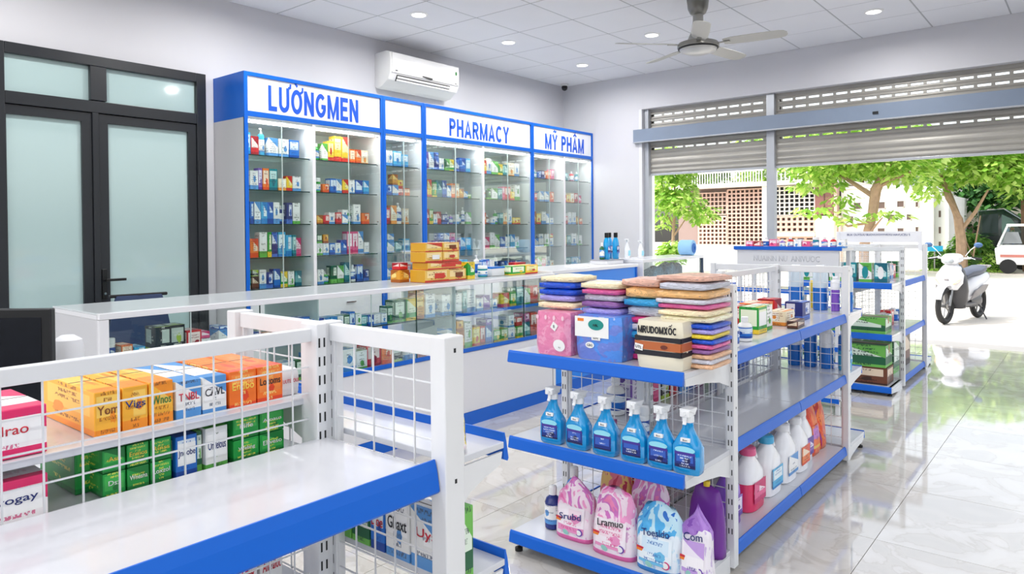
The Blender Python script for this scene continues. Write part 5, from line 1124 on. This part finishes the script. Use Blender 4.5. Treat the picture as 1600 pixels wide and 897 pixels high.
def foliage(blobs, n, size, seed, mat, parent, name='crown', flat=0.0):
    rr = random.Random(seed); q = MB(); tot = sum(b[3] * b[4] * b[5] for b in blobs) ** 1.0
    for (cx, cy, cz, rx, ry, rz) in blobs:
        k = max(30, int(n * rx * ry * rz / tot))
        for _ in range(k):
            while True:
                u = Vector((rr.uniform(-1, 1), rr.uniform(-1, 1), rr.uniform(-1, 1)))
                if .35 < u.length < 1: break
            p = Vector((cx + u.x * rx, cy + u.y * ry, cz + u.z * rz)); d = Vector((u.x + rr.uniform(-.7, .7), u.y + rr.uniform(-.7, .7), -.35 + rr.uniform(-.5, .4) * (1 - flat))).normalized()
            s = size * rr.uniform(.6, 1.3); w = d.cross(Vector((rr.uniform(-.4, .4), rr.uniform(-.4, .4), 1))).normalized() * s * .28
            q.add([p, p + d * s * .45 + w, p + d * s, p + d * s * .45 - w], [(0, 1, 2, 3)])
    return q.obj(name, mat, parent, kind='stuff')
def tree(label, x, y, blobs, n, size, seed, mat, trunk, bm_=None, name='tree', cat='tree', flat=0):
    t = empty(name, label, cat, (x, y, -.03)); q = MB()
    for pts, r in trunk[:1]: q.tube(pts, r, 8)
    q.obj('trunk', bm_ or bark, t, smooth=True)
    for pts, r in trunk[1:]: MB().tube(pts, r, 6).obj('branch', bm_ or bark, t, smooth=True)
    foliage(blobs, n, size, seed, mat, t, flat=flat); return t
tree('small bright green tree beside the white pillar', 22, 11.05, [(0, 0, 2.9, .9, .7, .6), (-.3, -.5, 2.3, .7, .7, .45), (0, .4, 2.4, .6, .5, .5), (0, -1.0, 1.95, .6, .5, .35), (.2, .5, 1.7, .4, .4, .3), (0, 0, 3.7, 1, 1, .6)], 2600, .24, 3, leaf_a,
     [([(0, 0, 0), (0, .05, 1.0), (0, -.02, 2.2), (.05, 0, 3.2)], [.07, .06, .05, .02]), ([(0, .03, 1.2), (0, -.5, 1.9)], [.035, .015]), ([(0, 0, 1.5), (0, .4, 2.2)], [.03, .012])])
tree('low spiky green shrub under the small bright tree', 21, 10.75, [(0, 0, .62, .35, .5, .35), (0, -.2, .9, .3, .35, .25)], 420, .30, 5, leaf_a, [([(0, 0, 0), (0, 0, .4)], [.05, .02])], name='shrub', cat='shrub')
tree('wide spreading tree with layered fronds before the white building', 24, 5.35, [(0, 1.2, 3.45, 1.6, 1.5, .42), (0, -.4, 3.5, 1.4, 1.5, .5), (-.3, .4, 4.1, 1.8, 2.4, .7), (0, 1.7, 2.9, .8, .9, .3), (0, -.9, 3.0, .8, .8, .3), (-.4, 1.45, 2.0, .5, .95, .18), (-.4, .75, 2.35, .5, .6, .2), (-.4, -.35, 1.85, .5, .75, .18), (-.4, .55, 1.7, .4, .4, .15)], 5200, .27, 9, leaf_a,
     [([(0, .3, 0), (0, .28, .9), (0, .05, 1.8), (0, -.05, 2.6), (0, -.4, 3.4)], [.16, .15, .14, .16, .10]), ([(0, .1, 1.6), (-.2, .7, 1.5), (-.3, 1.2, 1.9)], [.05, .04, .02]), ([(0, 0, 2.4), (0, .8, 3.0), (0, 1.5, 3.3)], [.09, .06, .03]), ([(0, -.1, 2.7), (0, -1.0, 3.1)], [.08, .03]), ([(0, .2, 1.2), (-.3, -.3, 1.75)], [.05, .02])], flat=.5)
tree('leaning forked tree over the hedge by the dark parasol', 26.8, 3.4, [(0, .2, 3.4, 1.2, 1.0, .6), (0, -1.0, 3.3, 1.2, 1.1, .5), (0, -.4, 4.1, 1.5, 2.0, .7), (0, .9, 2.7, .7, .6, .4), (0, -1.5, 2.75, .8, .7, .35)], 3800, .28, 15, leaf_a,
     [([(0, 0, 0), (0, .02, 1.0), (0, .1, 1.7), (0, .35, 2.4), (0, .6, 3.2)], [.17, .15, .13, .12, .07]), ([(0, .05, 1.3), (0, -.35, 1.9), (0, -.7, 2.6)], [.08, .06, .03]), ([(0, -.1, 1.0), (0, -.3, .5), (0, -.5, 1.8)], [.03, .03, .02])], flat=.3)
tree('tree with pale pink tinted crown over the white cart', 28, 1.8, [(0, 0, 3.2, 1.1, 1.0, .6), (0, -.9, 2.6, 1.0, 1.0, .6), (0, -1.0, 3.8, 1.5, 1.5, .7), (0, .3, 2.5, .5, .5, .4)], 3200, .28, 19, leaf_b, [([(0, 0, 0), (0, .05, 1.5), (0, .1, 2.8)], [.10, .09, .05])], bark_d)
for k, (x, y, z, r, mt, lb) in enumerate(((36, 4.0, 2.2, 2.2, leaf_d, 'dark green tree mass behind the white building end'), (37, 1.0, 2.3, 2.4, leaf_b, 'mid green tree mass behind the dark parasol'), (36, -2.0, 2.3, 2.4, leaf_d, 'dark green tree mass behind the white cart'), (38, 9, 4.4, 2.2, leaf_a, 'bright green crown showing over the white building roof'), (38, 13.5, 4.9, 2.0, leaf_a, 'bright green crown showing over the lattice building'), (38, 17.5, 4.2, 1.8, leaf_b, 'mid green crown behind the railing of the lattice building'))):
    tree(lb, x, y, [(0, 0, z, r * .6, r, r * .7), (0, r * .5, z + .8, r * .5, r * .8, r * .5), (0, -r * .5, z + 1.1, r * .5, r * .8, r * .5)], 2600, .36, 40 + k, mt, [([(0, 0, 0), (0, 0, z)], [.15, .08])], bark_d, name='background_tree')
# hedges
def hedge(x, y0, y1, d, h, seed, mat, label, name='hedge', rounded=0):
    t = empty(name, label, 'hedge', (x, (y0 + y1)/2, -.03)); L = (y1 - y0)/2
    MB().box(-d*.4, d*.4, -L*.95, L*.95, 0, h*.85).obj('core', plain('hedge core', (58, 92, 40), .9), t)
    foliage([(0, -L*.5, h*.5, d*.6, L*.6, h*.55), (0, L*.5, h*.5, d*.6, L*.6, h*.55)] if not rounded else [(0, 0, h*.5, d*.6, L, h*.6), (0, L*.3, h*.4, d*.5, L*.6, h*.5)], 1500, .14, seed, mat, t)
hedge(27.6, 3.75, 4.45, .6, .72, 61, leaf_b, 'clipped hedge beside the white building end'); hedge(27.4, 2.35, 3.75, .8, .62, 62, leaf_a, 'low bright green hedge before the parasol'); 
tree('round light green bush behind the low hedge', 27.6, 3.25, [(0, 0, .75, .5, .65, .5), (0, .1, 1.05, .4, .4, .25)], 1500, .16, 66, leaf_b, [([(0, 0, 0), (0, 0, .5)], [.05, .03])], name='round_bush', cat='bush')
o = foliage([(0, 0, .02, .25, 1.3, .12)], 900, .12, 70, leaf_a, None, 'grass_strip'); o.location = (26.9, 3.3, -.02); tag(o, 'strip of bright grass along the far kerb', 'grass', kind='stuff')
# white pillar at the neighbour's wall
struct(MB().box(19.9, 20.1, 10.76, 11.15, -.1, 3.6).obj('pillar', worn('white pillar', (240, 240, 238), .7, .02, 1)))
struct(MB().box(24.2, 24.4, 9.2, 12.6, -.1, .85).obj('garden_wall', worn('pale garden wall', (238, 234, 228), .7, .04, 1)))
# lattice building
wb = worn('white render', (240, 238, 234), .7, .03, .8); brl = worn('brown lattice', (200, 168, 154), .7, .1, 3); dkg = plain('dark window', (52, 54, 60), .25); slab = worn('pale slab', (226, 218, 210), .7, .04, 1)
def lattice(parent, X, y0, y1, z0, z1, ny, nz, m_, th=.05, name='lattice_bar'):
    for i in range(ny + 1):
        y = y0 + (y1 - y0) * i / ny; MB().box(X - .05, X + .05, y - th/2, y + th/2, z0, z1).obj(name, m_, parent)
    for k in range(nz + 1):
        z = z0 + (z1 - z0) * k / nz; MB().box(X - .055, X + .045, y0, y1, z - th/2, z + th/2).obj(name, m_, parent)
b = empty('lattice_building', 'brown lattice-fronted building with a white railed roof terrace', 'building', (30, 0, 0))
MB().box(.3, 6, 8.1, 15.0, -.05, 3.2).obj('wall', worn('dim wall', (150, 130, 124), .8, .06, 1), b)
MB().box(-.35, 6, 8.0, 15.1, 3.2, 3.38).obj('roof_slab', slab, b)
MB().box(-.1, .25, 10.75, 10.98, -.05, 3.2).obj('column', wb, b); MB().box(-.1, .25, 8.0, 8.12, -.05, 3.2).obj('column', brl, b)
MB().box(.22, .3, 8.85, 10.72, 2.0, 3.18).obj('window_pane', dkg, b); lattice(b, .1, 8.9, 10.7, 1.95, 3.15, 9, 7, slab, .045)
MB().box(-.05, .29, 8.15, 8.85, 1.95, 3.18).obj('brown_shutter', worn('red brown panel', (128, 86, 78), .6, .05, 2), b); MB().box(-.07, .0, 8.48, 8.51, 1.95, 3.18).obj('shutter_joint', plain('joint brown', (90, 60, 54), .7), b)
lattice(b, .1, 8.9, 10.7, 1.25, 1.9, 8, 3, brl, .10); MB().box(-.08, .3, 8.85, 10.75, 1.08, 1.22).obj('balcony_rail', slab, b); lattice(b, .1, 8.9, 10.7, .3, 1.05, 5, 5, worn('pink brick band', (214, 178, 162), .7, .06, 2), .09)
MB().box(-.04, .28, 7.9, 8.85, -.05, 1.9).obj('pink_wall', worn('pink render', (226, 204, 192), .8, .06, 2), b)
MB().box(.22, .3, 11.0, 13.9, .5, 3.1).obj('window_pane', plain('shaded pane', (120, 104, 100), .4), b)
lattice(b, .1, 11.0, 12.55, .35, 3.1, 8, 16, brl, .06); lattice(b, .1, 12.6, 13.9, 2.05, 3.0, 7, 5, brl, .05); lattice(b, .1, 12.6, 13.9, .35, 1.95, 7, 9, MATS['pink brick band'], .07)
for i in range(34): MB().box(-.3, -.25, 10.9 + i * .12, 10.93 + i * .12, 3.38, 3.85).obj('railing_bar', wb, b)
MB().box(-.31, -.24, 10.85, 15.0, 3.84, 3.9).obj('railing_top', wb, b)
for i in range(14): MB().box(-.3, -.25, 8.4 + i * .17, 8.43 + i * .17, 3.38, 3.75).obj('railing_bar', wb, b)
# white building with small square windows
b = empty('white_building', 'white building with scattered small square windows', 'building', (30.3, 0, 0))
MB().box(0, 5, 4.75, 7.95, -.05, 2.95).obj('front_wall', wb, b); MB().box(.3, 5, 4.30, 4.749, -.05, 2.6).obj('side_wing', worn('white render shade', (228, 228, 228), .7, .02, 1), b)
MB().box(-.06, 5, 5.9, 7.95, 2.95, 3.05).obj('parapet', slab, b)
wd = plain('window recess', (98, 80, 74), .5)
for (px_, pz_, w, h) in ((7.35, 2.27, .28, .28), (6.50, 2.27, .30, .28), (5.83, 2.30, .26, .26), (5.28, 2.27, .13, .22), (6.15, 1.78, .26, .28), (5.55, 1.80, .18, .24), (6.50, 1.25, .28, .30), (5.83, 1.27, .24, .26), (5.28, 1.33, .13, .22), (6.95, .95, .26, .26), (7.6, 1.75, .24, .26)):
    f_ = MB().box(-.03, .0, px_ - w/2, px_ + w/2, pz_ - h/2, pz_ - h/2 + .02).box(-.03, 0, px_ - w/2, px_ + w/2, pz_ + h/2 - .02, pz_ + h/2).box(-.03, 0, px_ - w/2, px_ - w/2 + .02, pz_ - h/2, pz_ + h/2).box(-.03, 0, px_ + w/2 - .02, px_ + w/2, pz_ - h/2, pz_ + h/2).obj('window', slab, b)
    MB().box(-.012, -.002, px_ - w/2 + .02, px_ + w/2 - .02, pz_ - h/2 + .02, pz_ + h/2 - .02).obj('pane', wd, f_)
for z in (1.9, 1.3, .75): MB().box(.285, .299, 4.55, 4.62, z - .12, z + .12).obj('window', wd, b)
# small house, parasol, cart
b = empty('small_house', 'small house with a pale pitched roof beyond the hedge', 'house', (35.6, 2.9, 0)); MB().box(0, 3, -.9, 1.5, -.05, 1.45).obj('wall', MATS['dim wall'], b); MB().prism([(-1.1, 1.45), (1.8, 1.45), (1.3, 2.1), (-.3, 2.2)], 'x', -.2, 3.2).obj('roof', slab, b)
for y in (-.4, .4, 1.0): MB().box(-.03, 0, y - .18, y + .18, .7, 1.2).obj('window', dkg, b)
b = empty('covered_van', 'dark green and black van parked under the trees', 'van', (28.6, 2.55, 0)); dv_ = plain('dark green paint', (24, 46, 44), .25, coat=.5)
MB().prism([(-1.0, .45), (.55, .45), (.62, .7), (.62, 1.95), (-.1, 2.0), (-.7, 1.55), (-.95, 1.1)], 'x', 0, 1.9).obj('van_body', dv_, b, bevel=.03, smooth=True)
MB().prism([(-.62, 1.2), (-.05, 1.2), (-.05, 1.82), (-.30, 1.68)], 'x', -.012, .0).obj('side_window', plain('van glass', (110, 140, 136), .1), b); MB().prism([(.05, 1.2), (.5, 1.2), (.5, 1.82), (.05, 1.85)], 'x', -.012, 0).obj('side_window', plain('van glass dark', (36, 56, 54), .1), b)
for y in (-.6, .25): MB().lathe([(.02, 0), (.3, 0), (.3, .16), (.02, .16)], 20).obj('wheel', rubber_m, b, loc=(-.02, y, .3)).rotation_euler = (0, PI/2, 0)
MB().box(-.02, .0, -.02, .6, .5, 1.1).obj('door_panel', plain('van black panel', (26, 34, 38), .3), b)
b = empty('white_cart', 'white utility cart with a clear windscreen by the road', 'cart', (26.4, 1.70, 0)); cp = worn('cart white', (240, 240, 240), .4, .02, 2)
MB().prism([(-.9, .25), (.75, .25), (.8, .75), (.62, .85), (-.9, .85)], 'x', 0, 1.0).obj('cart_body', cp, b, bevel=.03, smooth=True); MB().box(.05, .95, -.95, .50, 1.42, 1.5).obj('roof', cp, b, bevel=.02)
for x in (.06, .9):
    MB().tube([(x, .72, .8), (x, .48, 1.42)], .03, 8).obj('post', cp, b); MB().tube([(x, -.4, .85), (x, -.4, 1.42)], .03, 8).obj('post', cp, b)
MB().prism([(.66, .87), (.46, 1.40), (-.36, 1.40), (-.36, .87)], 'x', .06, .07).obj('windscreen', glass('cart screen', (190, 200, 200), .9, .1), b)
MB().prism([(.60, .90), (.50, 1.25), (.2, 1.25), (.1, .9)], 'x', .055, .059).obj('dark_seat', plain('grey seat', (120, 124, 128), .5), b)
for y in (.45, -.5): MB().lathe([(.01, 0), (.22, 0), (.22, .12), (.01, .12)], 18).obj('wheel', rubber_m, b, loc=(-.03, y, .2)).rotation_euler = (0, PI/2, 0)
MB().box(-.02, -.002, -.6, .65, .48, .56).obj('side_stripe', plain('cart red stripe', (196, 120, 110), .5), b)
o = empty('blue_board', 'small bright blue board on the hedge corner', 'board', (27.0, 4.2, .0)); MB().box(0, .03, -.24, .24, .62, .80).obj('panel', plain('cyan board', (30, 176, 226), .4), o); MB().box(.005, .025, -.02, .02, -.02, .62).obj('post', steel_m, o)

# scooter
def scooter():
    hd = Vector((-.972, .236, 0)).normalized(); t = empty('scooter', 'white motor scooter with dark grey seat parked on the sunlit road', 'scooter', (13.10, 1.66, -.04), math.atan2(hd.y, hd.x))
    wp = plain('scooter white', (214, 215, 219), .2, coat=.6); dg = plain('scooter grey', (66, 66, 70), .4); md = plain('scooter mid grey', (132, 128, 128), .35)
    # x forward
    def ring(x, hw, z0, z1, pw=3.0, n=14, yo=0):
        cz, hz = (z0 + z1)/2, (z1 - z0)/2; r = []
        for i in range(n):
            a = 2*PI*i/n; ca, sa = math.cos(a), math.sin(a); k = (abs(ca)**pw + abs(sa)**pw) ** (-1/pw); r.append((x, yo + hw*ca*k, cz + hz*sa*k))
        return r
    def wheel(x, nm):
        w = MB(); rr_ = [(.235 + .045 * math.cos(2*PI*k/8), .042 * math.sin(2*PI*k/8)) for k in range(9)]
        vs = [(x + 0, 0, 0)]; n = 28; q = MB(); V = []; Fs = []
        for i in range(n):
            a = 2*PI*i/n
            for k in range(8): r, y = rr_[k]; V.append((x + r*math.cos(a), y, .28 + r*math.sin(a)))
        for i in range(n):
            for k in range(8): Fs.append((i*8+k, i*8+(k+1)%8, ((i+1)%n)*8+(k+1)%8, ((i+1)%n)*8+k))
        q.add(V, Fs); ty = q.obj(nm, rubber_m, t, smooth=True)
        MB().lathe([(.03, -.03), (.04, .03)], 10).obj('hub', steel_m, ty, loc=(x, 0, .28)).rotation_euler = (PI/2, 0, 0)
        h = MB(); 
        for k in range(5): a = 2*PI*k/5; h.tube([(x, 0, .28), (x + .2*math.cos(a), 0, .28 + .2*math.sin(a))], .014, 6)
        h.lathe([(.2, -.02), (.205, -.02), (.205, .02), (.2, .02)], 24, (0,0,0)) if False else None
        h.obj('rim_spokes', steel_m, ty)
    wheel(.62, 'front_wheel'); wheel(-.60, 'rear_wheel')
    # front fender
    q = MB(); rings = []
    for k in range(9):
        a = math.radians(20 + 150 * k / 8); r = .30; rings.append([(.62 + (r + dr) * math.cos(a), y, .29 + (r + dr) * math.sin(a)) for dr, y in ((0, -.062), (.03, -.045), (.045, 0), (.03, .045), (0, .062), (-.012, 0))])
    q.loft(rings); q.obj('front_fender', wp, t, smooth=True)
    for s in (-1, 1): MB().tube([(.62, s*.065, .28), (.50, s*.065, .60)], .018, 8).obj('fork', steel_m, t)
    # apron: lofted along height, leaning back
    def hsec(z, xf, xb, hw, pw=2.6, n=16):
        r = []
        for i in range(n):
            a = 2*PI*i/n; ca, sa = math.cos(a), math.sin(a); k = (abs(ca)**pw + abs(sa)**pw) ** (-1/pw); r.append(((xf + xb)/2 + (xf - xb)/2 * ca * k, hw * sa * k, z))
        return r
    MB().loft([hsec(.22, .36, .10, .12), hsec(.34, .42, .22, .19), hsec(.50, .47, .26, .225), hsec(.66, .50, .27, .215), hsec(.80, .49, .25, .17), hsec(.90, .42, .24, .10)]).obj('leg_shield', dg, t, smooth=True)
    MB().loft([hsec(.52, .55, .40, .12), hsec(.62, .58, .36, .19), hsec(.74, .55, .32, .19), hsec(.86, .48, .28, .13), hsec(.92, .43, .28, .07)]).obj('front_apron', wp, t, smooth=True)
    MB().box(.55, .585, -.03, .03, .66, .69).obj('badge', md, t, bevel=.005)
    for s in (-1, 1): MB().loft([[(.575, s*.09, .60), (.56, s*.16, .63), (.52, s*.185, .69), (.545, s*.11, .64)], [(.582, s*.09, .602), (.567, s*.162, .632), (.527, s*.19, .693), (.552, s*.11, .642)]]).obj('indicator', plain('indicator lens', (216, 150, 90), .2), t)
    # handlebar cowl with headlight
    MB().loft([ring(.50, .04, .92, .99), ring(.45, .12, .90, 1.04), ring(.34, .15, .92, 1.07), ring(.24, .09, .95, 1.05), ring(.20, .04, .97, 1.02)]).obj('headlight_cowl', wp, t, smooth=True)
    MB().loft([ring(.512, .03, .93, .975), ring(.49, .07, .915, 1.0)]).obj('headlight', plain('headlight glass', (150, 156, 160), .08), t, smooth=True)
    for s in (-1, 1):
        MB().tube([(.34, s*.10, .99), (.28, s*.24, 1.0)], .016, 8).obj('handlebar', wp, t); MB().tube([(.285, s*.235, 1.0), (.24, s*.36, .985)], .02, 10).obj('grip', rubber_m, t)
        MB().tube([(.33, s*.20, 1.03), (.35, s*.22, .99 + .02), (.40, s*.33, .985)], .006, 6).obj('brake_lever', chrome_m, t)
        MB().tube([(.33, s*.17, 1.03), (.34, s*.24, 1.12), (.33, s*.32, 1.19)], .006, 6).obj('mirror_arm', chrome_m, t)
        MB().loft([ring(.325, .055, 1.165, 1.235, 2.2, 12, s*.35), ring(.345, .06, 1.16, 1.24, 2.2, 12, s*.35), ring(.365, .03, 1.18, 1.22, 2.2, 12, s*.35)]).obj('mirror', plain('mirror shell', (60, 90, 130), .2), t, smooth=True)
    # floor board and rear body
    MB().box(-.12, .30, -.16, .16, .25, .30).obj('floor_board', dg, t, bevel=.01)
    MB().loft([ring(.02, .10, .28, .62), ring(-.12, .17, .34, .70), ring(-.40, .19, .42, .74), ring(-.65, .16, .52, .76), ring(-.86, .08, .62, .74)]).obj('rear_body', wp, t, smooth=True)
    for s in (-1, 1): MB().loft([[(.02, s*.115, .34), (-.1, s*.178, .40), (-.35, s*.188, .47), (-.5, s*.18, .56), (-.25, s*.192, .56), (-.05, s*.165, .48)], [(.02, s*.13, .34), (-.1, s*.195, .40), (-.35, s*.205, .47), (-.5, s*.195, .56), (-.25, s*.207, .56), (-.05, s*.18, .48)]]).obj('side_panel', md, t, smooth=True)
    MB().loft([ring(.04, .09, .66, .74), ring(-.10, .13, .68, .81), ring(-.35, .15, .70, .82), ring(-.60, .13, .74, .86), ring(-.72, .07, .77, .85)]).obj('seat', plain('scooter seat', (78, 84, 98), .5), t, smooth=True)
    MB().loft([ring(-.80, .10, .66, .74), ring(-.875, .06, .66, .73)]).obj('tail_light', plain('tail red', (150, 40, 36), .2), t, smooth=True)
    MB().tube([(-.70, -.10, .82), (-.86, -.09, .84), (-.86, .09, .84), (-.70, .10, .82)], .013, 8).obj('grab_rail', md, t)
    MB().loft([ring(-.15, .08, .20, .38), ring(-.45, .10, .19, .40), ring(-.62, .06, .22, .36)]).obj('engine', dg, t, smooth=True)
    MB().tube([(-.2, -.13, .22), (-.45, -.15, .24), (-.80, -.16, .34)], [.02, .045, .05], 10).obj('exhaust', dg, t, smooth=True)
    MB().tube([(-.30, .12, .25), (-.34, .22, .02)], .012, 6).obj('side_stand', dg, t)
scooter()
print('objects', len(bpy.data.objects), 'tris', sum(len(m.polygons) for m in bpy.data.meshes))
